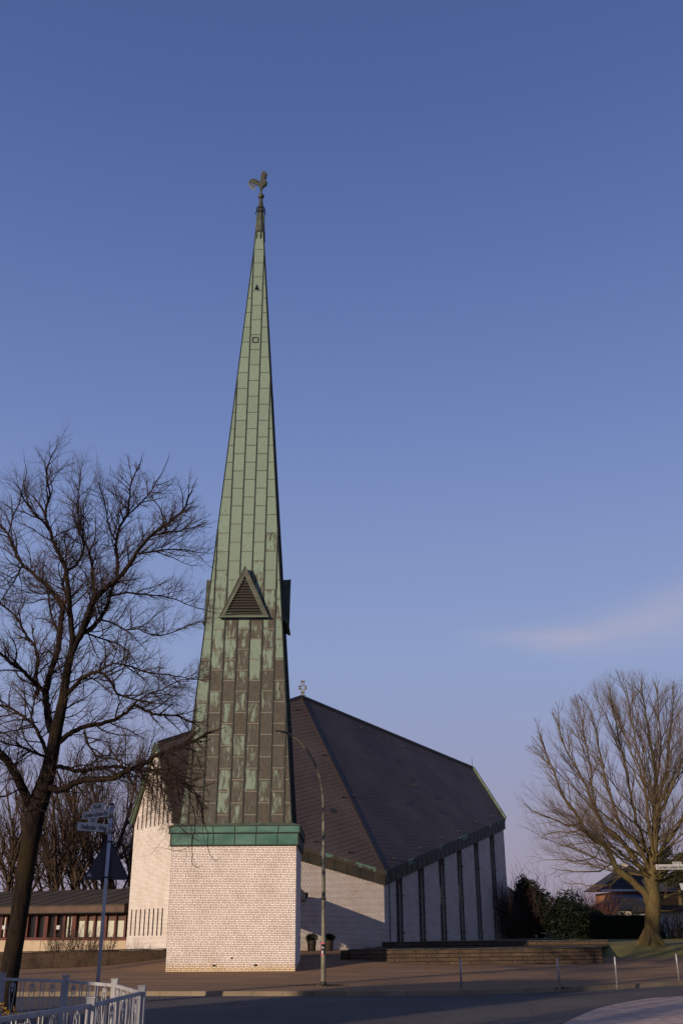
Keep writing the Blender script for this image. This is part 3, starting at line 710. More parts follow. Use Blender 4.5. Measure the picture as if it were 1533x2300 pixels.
print('roof right facing sun', max(nR, -nR, key=lambda q: q.z).dot(-sdir))

# ------------------------------------------------------------------ low walls
def low_wall(name, a, b, zt, th, mat, label, z0=-.2, cop=None, back=True):
    a = Vector((a[0], a[1], 0)); b = Vector((b[0], b[1], 0)); d = (b - a); d.normalize(); n = Vector((d.y, -d.x, 0))
    t = empty(name, a, label=label, cat='wall'); Z = lambda p, z: (p - a) + Vector((0, 0, z))
    m = MB(); m.hexa([Z(a, z0), Z(b, z0), Z(b - n * th, z0), Z(a - n * th, z0), Z(a, zt), Z(b, zt), Z(b - n * th, zt), Z(a - n * th, zt)])
    m.build('wall_face', mat, t, uv=True)
    if cop:
        x = 0; L = (b - a).length; i = 0
        m = MB()
        while x < L:
            x1 = min(L, x + .98 + random.uniform(-.02, .02)); dz = random.uniform(-.008, .008); o = random.uniform(.02, .05)
            p = a + d * x; q = a + d * (x1 - .015)
            m.hexa([Z(p + n * o, zt + .012 + dz), Z(q + n * o, zt + .012 + dz), Z(q - n * (th + .02), zt + .012 + dz), Z(p - n * (th + .02), zt + .012 + dz),
                    Z(p + n * o, zt + cop + dz), Z(q + n * o, zt + cop + dz), Z(q - n * (th + .02), zt + cop + dz), Z(p - n * (th + .02), zt + cop + dz)]); x = x1
        m.build('coping', M['coping'], t)
    return t
a = G(786, 2171); b = G(1352, 2163.5)
low_wall('terrace_wall', a, b, .74, .5, M['blocks'], 'low wall of brown exposed aggregate blocks nearest the street lamp, right of the tower', cop=.05)
low_wall('terrace_wall', b, (b.x + .4, b.y + 4), .74, .5, M['blocks'], 'short end wall turning back at the right end of the block terrace', cop=.05)
a2 = P(861, 2130, 66); b2 = P(1366, 2130, 68.5)
low_wall('terrace_wall', (a2.x, 66), (b2.x, 68.5), .93, .5, M['blocks'], 'upper terrace wall running along the foot of the slotted nave wall', cop=.06)
c1 = P(1366, 2130, 66); low_wall('terrace_wall', (a.x - .05, a.y + .3), (a.x + 2.2, 65.9), .72, .45, M['blocks'], 'side wall of the terrace running back beside the forecourt paving', cop=None)
m = MB(); m.poly([(a.x + .5, a.y + .4, .70), (b.x - .2, b.y + .4, .70), (b2.x, 68, .70), (a2.x, 65.9, .70)]); tag(m.build('terrace_bed', M['earth']), kind='structure')
m = MB(); m.poly([(a2.x, 66.3, .86), (b2.x, 68.8, .86), (b2.x + 1, 92, .86), (Dt.x + .6, 74.5, .86)]); tag(m.build('terrace_bed', M['earth']), kind='structure')
a3 = G(-240, 2186); b3 = G(376, 2165.5)
low_wall('boundary_wall', a3, b3, .74, .25, M['pebble'], 'long low pebbledash wall in front of the flat hall, left of the tower', cop=.06)

# ------------------------------------------------------------------ parish hall on the left
def hall():
    A = Vector((P(-170, 2050, 87).x, 87, 0)); B = Vector((P(292, 2050, 77).x, 77, 0))
    d = (B - A).normalized(); n = Vector((d.y, -d.x, 0)); L = (B - A).length
    t = empty('parish_hall', A, label='low flat brown-roofed hall with a band of oxblood windows behind the pebbledash wall', cat='building')
    def Q(s, o, z): return d * s + n * o + Vector((0, 0, z))
    def bx(m, s0, s1, o0, o1, z0, z1, mi=0): m.hexa([Q(s0, o1, z0), Q(s1, o1, z0), Q(s1, o0, z0), Q(s0, o0, z0), Q(s0, o1, z1), Q(s1, o1, z1), Q(s1, o0, z1), Q(s0, o0, z1)], mi)
    def s_at(u, v=2085): p = onplane(u, v, A, n); return (hv(p) - A).dot(d)
    def z_at(u, v): return onplane(u, v, A, n).z
    zs0, zs1 = z_at(200, 2112), z_at(200, 2106.5); zt = z_at(200, 2051); zf = z_at(200, 2036)
    m = MB(); bx(m, 0, L, -.3, 0, -.1, zs0); m.build('parapet_panel', M['beige'], t)
    for s in [s_at(95), s_at(0), s_at(-60)]: m = MB(); bx(m, s - .02, s + .02, -.1, .004, .0, zs0 - .01); m.build('panel_joint', M['metal_dark'], t)
    m = MB(); bx(m, 0, L, -.3, .06, zs0 + .002, zs1 + .02); m.build('window_sill', M['red_frame'], t)
    m = MB(); bx(m, 0, L, -.3, -.25, zs1 + .02, zt); m.build('glazing', M['glass'], t)
    m = MB(); bx(m, 0, L, -6, -.31, -.1, zt); m.build('inner_wall', M['plaster'], t)
    m = MB(); bx(m, 0, L, -.35, .02, zt - .12, zt + .05); m.build('window_head', M['red_frame'], t)
    mull = [(-110, 6), (-80, 3), (-50, 3), (-25, 6), (2, 3), (13, 3), (38, 4), (60.5, 3.6), (81, 3.6), (102.5, 8), (124.5, 4), (143, 4), (165, 9), (192, 4), (211, 4), (236, 5), (258, 4), (280, 4)]
    for u, w_ in mull:
        c = s_at(u); hw_ = (s_at(u + w_ / 2) - s_at(u - w_ / 2)) / 2; m = MB(); bx(m, c - hw_, c + hw_, -.24, .0, zs1 + .02, zt - .12); m.build('window_post', M['red_frame'], t)
    for u0, u1 in ((173.5, 189), (195, 209), (213.5, 228), (239, 255), (260.5, 276)):
        m = MB(); bx(m, s_at(u0), s_at(u1), -.24, -.2, zs1 + .06, z_at(230, 2068)); m.build('blind', M['blind'], t)
        m = MB(); bx(m, s_at(u0), s_at(u1), -.24, -.19, z_at(230, 2068) + .01, zt - .12); m.build('spandrel_panel', M['hall_fascia'], t)
    for u0, u1 in ((146, 149), (155, 159), (5, 10)):
        m = MB(); bx(m, s_at(u0), s_at(u1), -.24, -.2, zs1 + .06, zt - .12); m.build('curtain', M['blind'], t)
    for u in (12.5, 134.5):
        s = s_at(u); m = MB(); bx(m, s - .16, s + .16, -.05, .18, z_at(u, 2087.5), z_at(u, 2078.5)); m.build('wall_lamp', M['white_wall'], t)
    # fascia and sloping roof with raised standing seams
    m = MB(); bx(m, -1, L + .2, .35, .9, zt + .05, zf); m.build('fascia', M['hall_fascia'], t)
    m = MB(); bx(m, -1, L + .2, -.3, .88, zt + .0, zt + .045); m.build('soffit', M['metal_dark'], t)
    zr = P(200, 1997, 82 + 3).z; m = MB()
    m.hexa([Q(-1, .9, zf), Q(L + .2, .9, zf), Q(L + .2, -6.5, zf), Q(-1, -6.5, zf), Q(-1, .92, zf + .1), Q(L + .2, .92, zf + .1), Q(L + .2, -5.5, zr), Q(-1, -5.5, zr)]); m.build('roof', M['hall_roof'], t)
    m = MB()
    for i in range(int(L / 1.5)):
        s = i * 1.5; m.bar(Q(s, .9, zf + .11), Q(s, -5.4, zr + .01), .03, .03)
    m.build('roof_seams', M['hall_roof'], t)
    m = MB(); bx(m, s_at(152), s_at(195), -7, -6.2, zr - .3, zr + .15); m.build('roof_upstand', M['metal_dark'], t)
hall()

# ------------------------------------------------------------------ street lamp
def lamp():
    b = G(726, 2213); Y = b.y
    t = empty('street_lamp', b, label='tall street lamp with curved arm standing at the kerb before the tower', cat='street lamp')
    pts = []; rad = []
    px = [(725.6, 2213), (725.8, 2195), (726.2, 2100), (726.3, 1980), (726.5, 1880), (726.3, 1839), (725.5, 1800), (722.4, 1766), (714.5, 1734), (703.5, 1708), (689, 1684), (673, 1666), (655, 1652.5), (643, 1646)]
    for i, (u, v) in enumerate(px):
        y = Y - (0 if i < 5 else .9 * ((i - 4) / 9) ** 1.4); pts.append(P(u, v, y) - b); f = i / 13; rad.append(.092 if i < 2 else .078 if i == 2 else .068 if i == 3 else .06 - .022 * (i - 4) / 9)
    def sm(pts, rad, n=4):
        o, r = [], []
        for i in range(len(pts) - 1):
            p0, p1, p2, p3 = pts[max(i - 1, 0)], pts[i], pts[i + 1], pts[min(i + 2, len(pts) - 1)]
            for j in range(n):
                t_ = j / n; o.append(.5 * ((2 * p1) + (p2 - p0) * t_ + (2 * p0 - 5 * p1 + 4 * p2 - p3) * t_ * t_ + (3 * p1 - p0 - 3 * p2 + p3) * t_ ** 3)); r.append(rad[i] * (1 - t_) + rad[i + 1] * t_)
        o.append(pts[-1]); r.append(rad[-1]); return o, r
    o, r = sm(pts, rad); m = MB(); m.tube(o, r, 16); m.build('mast', M['lamp'], t)
    m = MB(); p = P(726.3, 2019, Y) - b; m.tube([p - Vector((0, 0, .03)), p + Vector((0, 0, .03))], .085, 14); m.build('mast_collar', M['metal_dark'], t)
    m = MB(); m.tube([Vector((0, 0, -.02)), Vector((0, 0, .12))], .105, 14); m.build('mast_foot', M['metal_dark'], t)
    a = P(647, 1648, Y - .9) - b; e_ = P(619, 1640.5, Y - 1.15) - b; d = (e_ - a); m = MB()
    n = 10; L = d.length; dn = d.normalized(); sd = Vector((0, 0, 1)).cross(dn).normalized(); un = dn.cross(sd)
    rings = []
    for i in range(n + 1):
        f = i / n; wv = .17 * (math.sin(math.pi * min(1, f * .8 + .2)) ** .6); hh = .055 * (1 - f * .5); c = a + d * f
        rings.append([c + sd * wv * math.cos(k * math.pi / 5) + un * hh * math.sin(k * math.pi / 5) for k in range(10)])
    b0 = 0
    for rr in rings: m.v += [tuple(x) for x in rr]
    for i in range(n):
        for k in range(10): m.f.append((i * 10 + k, i * 10 + (k + 1) % 10, (i + 1) * 10 + (k + 1) % 10, (i + 1) * 10 + k)); m.mi.append(0); m.sm.append(True)
    m.f.append(list(range(10))); m.mi.append(0); m.sm.append(False); m.f.append([n * 10 + k for k in range(10)][::-1]); m.mi.append(0); m.sm.append(False)
    hd = m.build('lamp_head', M['metal_dark'], t)
    m = MB(); c = a + d * .45 - un * .052 * (1 if un.z > 0 else -1); m.prism([c + dn * .14 + sd * .07, c - dn * .14 + sd * .07, c - dn * .14 - sd * .07, c + dn * .14 - sd * .07], Vector((0, 0, -.012))); m.build('lamp_glass', M['blind'], hd)
    # round stickers wrapped on the mast
    p = P(725.5, 2131, Y) - b; m = MB()
    def wrap(z0, z1, a0, a1, r, mi):
        k = 8; 
        for i in range(k):
            t0 = a0 + (a1 - a0) * i / k; t1 = a0 + (a1 - a0) * (i + 1) / k
            m.poly([(p.x + r * math.cos(t0), r * math.sin(t0), p.z + z0), (p.x + r * math.cos(t1), r * math.sin(t1), p.z + z0), (p.x + r * math.cos(t1), r * math.sin(t1), p.z + z1), (p.x + r * math.cos(t0), r * math.sin(t0), p.z + z1)], mi)
    wrap(-.22, .2, R_(180), R_(345), .0865, 0); wrap(-.19, .16, R_(205), R_(330), .0885, 1); wrap(-.17, -.06, R_(235), R_(275), .0900, 2); wrap(.02, .06, R_(225), R_(290), .0900, 2)
    m.build('sticker', [M['pink'], M['letter'], M['plate']], t)
lamp()

# ------------------------------------------------------------------ bollards
bols = []
blab = ['thin steel bollard nearest the street lamp, before the block wall', 'thin steel bollard standing before the right half of the block wall', 'thin steel bollard just past the right end of the block wall', 'thin steel bollard farthest right, below the street name sign']
for i, (ub, vb, ut, vt) in enumerate([(1035.5, 2222, 1032.5, 2153), (1256, 2221, 1250, 2152), (1385, 2215, 1376.5, 2148), (1524, 2202, 1514.5, 2139)]):
    g = G(ub, vb)
    if i == 0:
        t = empty('bollard', g); m = MB(); h = P(ut, vt, g.y).z
        m.tube([(0, 0, -.1), (0, 0, h - .01), (0, 0, h)], [.033, .033, .026], 14); m.build('bollard_tube', M['steel'], t)
        m = MB(); m.lathe([(.033, h - .012), (.030, h + .004), (.0, h + .008)], k=14); m.build('bollard_cap', M['metal_dark'], t)
        m = MB(); m.tube([(0, 0, -.02), (0, 0, .025)], [.06, .055], 14); m.build('base_collar', M['kerb'], t)
    else:
        t = bols[0].copy(); col.objects.link(t); t.location = g
        for ch in bols[0].children: c = ch.copy(); col.objects.link(c); c.parent = t
    t.rotation_euler = (random.uniform(-.006, .006), random.uniform(-.006, .006) - (.006, .008, .018, .02)[i], random.uniform(0, 6))
    tag(t, blab[i], 'bollard', 'steel bollards along the kerb'); bols.append(t)

# ------------------------------------------------------------------ street name signs and the warning sign seen from behind
def plate_sign(t, p0, p1, h, body, hb, name='name_plate', th=.012, base=None, pad=.05, wide=.86):
    p0 = Vector(p0); p1 = Vector(p1); d = (p1 - p0).normalized(); n = d.cross(Vector((0, 0, 1)))
    if n.y > 0: n = -n
    m = MB(); zz = Vector((0, 0, h / 2))
    m.hexa([p0 - zz + n * th / 2, p1 - zz + n * th / 2, p1 - zz - n * th / 2, p0 - zz - n * th / 2, p0 + zz + n * th / 2, p1 + zz + n * th / 2, p1 + zz - n * th / 2, p0 + zz - n * th / 2])
    o = m.build(name, M['plate'], t); L = (p1 - p0).length
    text('lettering', body, hb, p0 + d * (L * (1 - wide) / 2) + n * (th / 2) - Vector((0, 0, hb * .5)), d, (0, 0, 1), M['letter'], o, width=L * wide, off=.0)
    for ch in o.children:
        for v in ch.data.vertices: v.co += n * .004
    return o
def sign_left():
    Y = 21.2; tp = P(252, 1808, Y); x0 = tp.x; b = Vector((x0, Y, 0))
    t = empty('street_name_post', b, label='grey steel post with two street name plates and a triangular sign seen from behind', cat='sign post')
    m = MB(); m.tube([(0, 0, -.15), (0, 0, tp.z)], .036, 16); m.build('pole', M['pole'], t)
    m = MB(); m.lathe([(.040, tp.z - .01), (.042, tp.z + .03), (.0, tp.z + .045)], k=16); m.build('pole_cap', M['black'], t)
    def z(u, v): return P(u, v, Y).z
    za = z(249, 1825); d1 = Vector((-.74, .63, 0)).normalized()
    m = MB(); m.tube([(0, 0, z(251, 1837)), (0, 0, z(252, 1813))], .043, 16); m.build('bracket_clamp', M['steel'], t)
    m = MB(); m.tube([(0, 0, z(248, 1872)), (0, 0, z(249, 1853))], .043, 16); m.build('bracket_clamp', M['steel'], t)
    p1 = d1 * .04 + Vector((0, -.03, za)); p0 = p1 + d1 * .93
    plate_sign(t, p0, p1, .150, 'Carsten-Lücken-Str.', .092, wide=.90)
    q1 = p1 + d1 * .235 + Vector((0, 0, .150)); q0 = q1 + d1 * .40; q1 += Vector((0, 0, 0))
    plate_sign(t, q0, q1, .135, '90 a-100', .080, 'number_plate', wide=.62)
    d2 = Vector((-.70, -.71, 0)).normalized(); zb = z(247.5, 1861)
    p1 = d2 * .04 + Vector((0, -.02, zb)); p0 = p1 + d2 * .70
    plate_sign(t, p0, p1, .158, 'Vieländer  Weg', .095, wide=.86)
    m = MB(); m.bar(p0 - Vector((0, 0, .08)), p0 + Vector((0, 0, .08)), .018, .018, d2); m.build('plate_edge', M['plate'], t)
    q1 = p1 + d2 * .28 + Vector((0, 0, .135)); q0 = q1 + d2 * .19; plate_sign(t, q0, q1, .11, '257', .074, 'number_plate', wide=.6)
    # triangle
    yb = Y + .06; A = P(247.3, 1880, yb) - b; B = P(187.5, 1974.5, yb) - b; C = P(289, 1975, yb) - b; cx = (B + C) / 2; A.x = (B.x + C.x) / 2
    def rounded(A, B, C, r=.05):
        o = []
        for q, a, c in ((B, A, C), (C, B, A), (A, C, B)):
            da = (a - q).normalized(); dc = (c - q).normalized()
            for i in range(5): f = i / 4; o.append(q + da * r * (1 - f) ** 2 + dc * r * f ** 2 + (da + dc) * r * .25 * f * (1 - f))
        return o
    A.y = B.y = C.y = .06; ring = rounded(A, B, C, .075)
    m = MB(); m.prism(ring, (0, .012, 0)); tr = m.build('warning_triangle', M['signback'], t)
    m = MB(); m.tube([q + Vector((0, .006, 0)) for q in ring] + [ring[0] + Vector((0, .006, 0))], .014, 6, caps=False); m.build('folded_edge', M['signback'], tr)
    for v in (1890, 1970.5):
        zz = z(243, v); m = MB(); m.bar((-.10, .045, zz), (.10, .045, zz), .02, .03); m.tube([(0, 0, zz - .015), (0, 0, zz + .015)], .042, 14); m.build('sign_clamp', M['metal_dark'], t)
    s = P(201, 1965, yb) - b; m = MB(); m.box((s.x - .045, .055, s.z - .03), (s.x + .045, .059, s.z + .005)); m.box((s.x - .028, .055, s.z + .012), (s.x + .028, .059, s.z + .03)); m.build('maker_label', M['pole'], tr)
    s = P(238, 1992, Y) - b; m = MB()
    for i in range(6):
        t0 = R_(205 + i * 22); t1 = R_(205 + (i + 1) * 22); r = .0375
        m.poly([(r * math.cos(t0), r * math.sin(t0), s.z - .05), (r * math.cos(t1), r * math.sin(t1), s.z - .05), (r * math.cos(t1), r * math.sin(t1), s.z + .05), (r * math.cos(t0), r * math.sin(t0), s.z + .05)])
    m.build('sticker', M['plate'], t)
sign_left()
def sign_right():
    Y = 25.0; p = P(1546, 1948, Y); b = Vector((p.x, Y, 0))
    t = empty('street_name_post', b, label='white street name plate reaching in over the lawn at the right edge', cat='sign post')
    m = MB(); m.tube([(0, 0, -.15), (0, 0, 3.5)], .036, 14); m.build('pole', M['pole'], t)
    a = P(1471.5, 1948, Y) - b; c = P(1541, 1944.6, Y) - b; c.z = a.z
    a.z = c.z = P(1500, 1947.3, Y).z; plate_sign(t, a, Vector((-.02, 0, a.z)), .112, 'Carsten-Lücken-Straße', .072, wide=.93)
    q = P(1509, 1939, Y) - b; r = P(1529, 1939, Y) - b; q.z = r.z = a.z + .056 + .03; plate_sign(t, q, r, .058, '127-137', .04, 'number_plate', wide=.8)
    q = P(1524.5, 1990, Y) - b; m = MB(); m.hexa([(q.x + .03, -.02, q.z - .09), (.2, -.02, q.z - .09), (.2, 0, q.z - .09), (q.x + .03, 0, q.z - .09), (q.x, -.02, q.z + .06), (.2, -.02, q.z + .06), (.2, 0, q.z + .06), (q.x, 0, q.z + .06)]); m.build('grey_panel', M['pole'], t)
sign_right()

# ------------------------------------------------------------------ ornamental fence in the foreground
def fence():
    pts = [G(u, v, 1.0) for u, v in [(-75, 2187), (5, 2197), (148, 2202), (258, 2211), (319, 2228), (205, 2256)]]
    last = pts[-1]; nxt = G(-40, 2293, 1.0); pts.append(nxt); pts.append(Vector((nxt.x - .4, nxt.y - 2.3, 1.0)))
    b = Vector((pts[4].x, pts[4].y, 0))
    t = empty('garden_fence', b, label='pale grey-blue ornamental metal fence with scroll bars around the corner garden', cat='fence')
    sun_c = (0, 0, 0)
    for i, p in enumerate(pts):
        q = p - b; m = MB(); w_ = .052; top = 1.075 - 0
        m.box((q.x - w_, q.y - w_, -.1), (q.x + w_, q.y + w_, top)); po = m.build('fence_post', M['fence'], t)
        m = MB(); m.box((q.x - w_ - .012, q.y - w_ - .012, top + .001), (q.x + w_ + .012, q.y + w_ + .012, top + .016)); m.build('post_cap', M['fence'], po)
    for i in range(len(pts) - 1):
        a = Vector((pts[i].x, pts[i].y, 0)) - b; c = Vector((pts[i + 1].x, pts[i + 1].y, 0)) - b; d = (c - a).normalized(); a = a + d * .055; c = c - d * .055; L = (c - a).length; n = Vector((d.y, -d.x, 0))
        m = MB(); m.bar(a + Vector((0, 0, .985)), c + Vector((0, 0, .985)), .035, .05)
        m.bar(a + Vector((0, 0, .14)), c + Vector((0, 0, .14)), .03, .03)
        k = max(3, round(L / .56)); st = L / k
        def Z(s, z, o=0): return a + d * s + n * o + Vector((0, 0, z))
        for j in range(k):
            c0 = (j + .5) * st
            for sg in (-1, 1):
                # lyre-shaped scroll, opening upwards and curling in on itself
                pr = [(.012, .15), (.015, .30), (.03, .50), (.062, .68), (.078, .80), (.070, .89), (.045, .925), (.022, .905), (.022, .87), (.038, .862)]
                m.tube([Z(c0 + sg * x, z) for x, z in pr], .0085, 6)
                m.tube([Z(c0 + sg * x, z) for x, z in [(.012, .30), (.05, .26), (.062, .21), (.045, .18), (.025, .19)]], .008, 5)
                x = c0 + sg * st * .5 - sg * .045 
                m.bar(Z(x, .15), Z(x, .965), .014, .014, n)
            m.bar(Z(c0 - .03, .80), Z(c0 + .03, .80), .012, .02); m.bar(Z(c0 - .03, .88), Z(c0 + .03, .88), .012, .02); m.bar(Z(c0, .76), Z(c0, .92), .012, .012, n)
            m.bar(Z(c0, .925), Z(c0, .97), .012, .012, n)
        for x in (.012, L - .012): m.bar(Z(x, .15), Z(x, .965), .014, .014, n)
        m.build('scroll_panel', M['fence'], t)
    # planting bed inside
    m = MB(); m.poly([(q.x, q.y, -.02) for q in pts[:6][::-1]] + []); 
    m = MB(); m.poly([(-9, 8, .02), (pts[6].x, pts[6].y, .02), (pts[5].x, pts[5].y, .02), (pts[4].x, pts[4].y, .02), (pts[3].x, pts[3].y, .02), (pts[2].x, pts[2].y, .02), (pts[1].x, pts[1].y, .02), (-9, 21.5, .02)])
    tag(m.build('garden_soil', M['earth']), kind='structure')
    return pts
fpts = fence()
# near pavement under camera and garden
m = MB(); m.poly([(-30, -40, -.01), (-1.4, -40, -.01), (fpts[4].x + .5, 12, -.01), (fpts[4].x + .6, 17.2, -.01), (-4.5, 20.5, -.01), (-8, 22.6, -.01), (-30, 23.5, -.01)])
tag(m.build('pavement', M['pave']), kind='structure')

# ------------------------------------------------------------------ plants
def leaves(name, n, shape, size, mat, parent=None, loc=(0, 0, 0), rnd=None, flat=.3):
    rnd = rnd or random.Random(5); m = MB()
    for _ in range(n):
        p = shape(rnd); s = size * rnd.uniform(.5, 1.3)
        a = Vector((rnd.gauss(0, 1), rnd.gauss(0, 1), rnd.gauss(0, 1) * .7)).normalized(); b = a.orthogonal().normalized(); b = Matrix.Rotation(rnd.uniform(0, 6.28), 3, a) @ b
        m.add([p - a * s, p + b * s * .45, p + a * s, p - b * s * .45], [(0, 1, 2, 3)])
    o = m.build(name, mat, parent); 
    if parent is None: o.location = loc
    return o
def shrub(name, c, rx, ry, h, n, size, mat, label, cat, seed, lumps=9, group=None, stems=8, z0=0.1):
    rnd = random.Random(seed); t = empty(name, c, label=label, cat=cat, group=group)
    bl = [(rnd.uniform(-rx, rx) * .75, rnd.uniform(-ry, ry) * .6, rnd.uniform(.25, .85) * h, rnd.uniform(.28, .5)) for _ in range(lumps)]
    def sh(r):
        while True:
            bx, by, bz, br = r.choice(bl); d = Vector((r.gauss(0, 1), r.gauss(0, 1), r.gauss(0, 1))).normalized(); q = r.uniform(.55, 1.06) ; p = Vector((bx + d.x * rx * br * q * 1.5, by + d.y * ry * br * q * 1.4, bz + d.z * h * br * q))
            if p.z > z0: 
                k = max(0, (p.z / h - .75)); p.x *= 1 - k * .5; return p
    leaves('foliage', n, sh, size, mat, t, rnd=rnd)
    m = MB()
    for i in range(stems):
        a = rnd.uniform(0, 6.28); x, y = rx * .25 * math.cos(a), ry * .25 * math.sin(a); m.tube([(x * .6, y * .6, -.3), (x, y, h * .3), (x * 2.2, y * 2.2, h * .7)], [.05, .035, .012], 5)
    m.build('stems', M['oakbark'], t); return t
def core_box(t, rx, ry, h):   # dense dark inside of a hedge
    m = MB(); m.box((-rx, -ry, -.3), (rx, ry, h)); return m.build('inner_branches', M['leaf2'], t)

# evergreen shrubs to the right of the church
def gx(u, Y): return P(u, 2080, Y).x
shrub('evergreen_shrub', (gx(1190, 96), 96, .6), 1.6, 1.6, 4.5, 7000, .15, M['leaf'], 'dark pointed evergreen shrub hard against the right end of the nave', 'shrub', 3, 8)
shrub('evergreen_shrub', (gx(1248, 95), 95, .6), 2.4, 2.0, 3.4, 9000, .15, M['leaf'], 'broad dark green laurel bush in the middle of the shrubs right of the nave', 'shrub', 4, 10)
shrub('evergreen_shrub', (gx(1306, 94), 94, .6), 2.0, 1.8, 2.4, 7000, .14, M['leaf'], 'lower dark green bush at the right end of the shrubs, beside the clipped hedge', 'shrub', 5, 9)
def hedge(x0, x1, Y, h, z, label, seed):
    rnd = random.Random(seed); cx = (x0 + x1) / 2; rx = (x1 - x0) / 2; t = empty('hedge', (cx, Y, z), label=label, cat='hedge')
    core_box(t, rx * .97, .5, h * .93)
    def sh(r):
        x = r.uniform(-rx, rx); return Vector((x, -.55 - abs(r.gauss(0, .1)) if r.random() < .7 else r.uniform(-.5, .5), r.uniform(0, h + .08 * math.sin(x * 2.1) + .08 * math.sin(x * 5.3)) if True else h))
    leaves('foliage', int(rx * 2 * 900), sh, .09, M['leaf2'], t, rnd=rnd)
hedge(gx(1325, 92), gx(1452, 92), 92, 2.15, .6, 'tall dark clipped hedge behind the big bare tree on the right', 8)


# ------------------------------------------------------------------ bare trees
def rdir(rnd): return Vector((rnd.gauss(0, 1), rnd.gauss(0, 1), rnd.gauss(0, 1))).normalized()
def smooth_line(pts, n=3):
    o = []
    for i in range(len(pts) - 1):
        p0, p1, p2, p3 = pts[max(i - 1, 0)], pts[i], pts[i + 1], pts[min(i + 2, len(pts) - 1)]
        for j in range(n):
            t = j / n; o.append(.5 * ((2 * p1) + (p2 - p0) * t + (2 * p0 - 5 * p1 + 4 * p2 - p3) * t * t + (3 * p1 - p0 - 3 * p2 + p3) * t ** 3))
    o.append(pts[-1]); return o
ENV = None
def spawn(mbs, line, r0, r1, lv, cfg, rnd, cen):
    """children along a polyline; cfg[lv] = (spacing, Lmin, Lmax, radius, seglen, angle lo, hi, up pull, wobble, sides, start fraction)"""
    if lv >= len(cfg): return
    sp, La, Lb, rad, seg, a0, a1, upw, wob, k, st = cfg[lv]
    cum = [0.]
    for i in range(1, len(line)): cum.append(cum[-1] + (line[i] - line[i - 1]).length)
    T = cum[-1]; s = T * st + rnd.uniform(0, sp); i = 1
    while s < T:
        while i < len(line) - 1 and cum[i] < s: i += 1
        f = (s - cum[i - 1]) / max(1e-6, cum[i] - cum[i - 1]); p = line[i - 1].lerp(line[i], min(1, f)); d = (line[i] - line[i - 1]).normalized()
        fr = s / T; L = rnd.uniform(La, Lb) * (1.0 - .45 * fr); rp = r0 * (1 - fr) + r1 * fr
        r = min(rp * .7, rad * rnd.uniform(.75, 1.25))
        ang = R_(rnd.uniform(a0, a1)); ax = (d.cross(rdir(rnd)))
        if ax.length > .05:
            nd = Matrix.Rotation(ang, 3, ax.normalized()) @ d
            ow = (p - cen); ow = ow.normalized() if ow.length > .1 else Vector((0, 0, 1)); nd = (nd + ow * .22 + Vector((0, 0, upw))).normalized()
            n = max(1, int(L / seg)); q = p; pts = [p]; rs = [r]
            for j in range(n):
                if ENV and ENV(q): break
                nd = (nd + rdir(rnd) * wob + Vector((0, 0, upw * .25))).normalized(); q = q + nd * (L / n); pts.append(q); rs.append(r * (1 - .72 * (j + 1) / n))
            if len(pts) < 2: s += sp; continue
            mbs[1 if lv > 0 else 0].tube(pts, rs, k, caps=False, smooth=k > 3)
            spawn(mbs, pts, r, rs[-1], lv + 1, cfg, rnd, cen)
        s += sp * rnd.uniform(.7, 1.3)
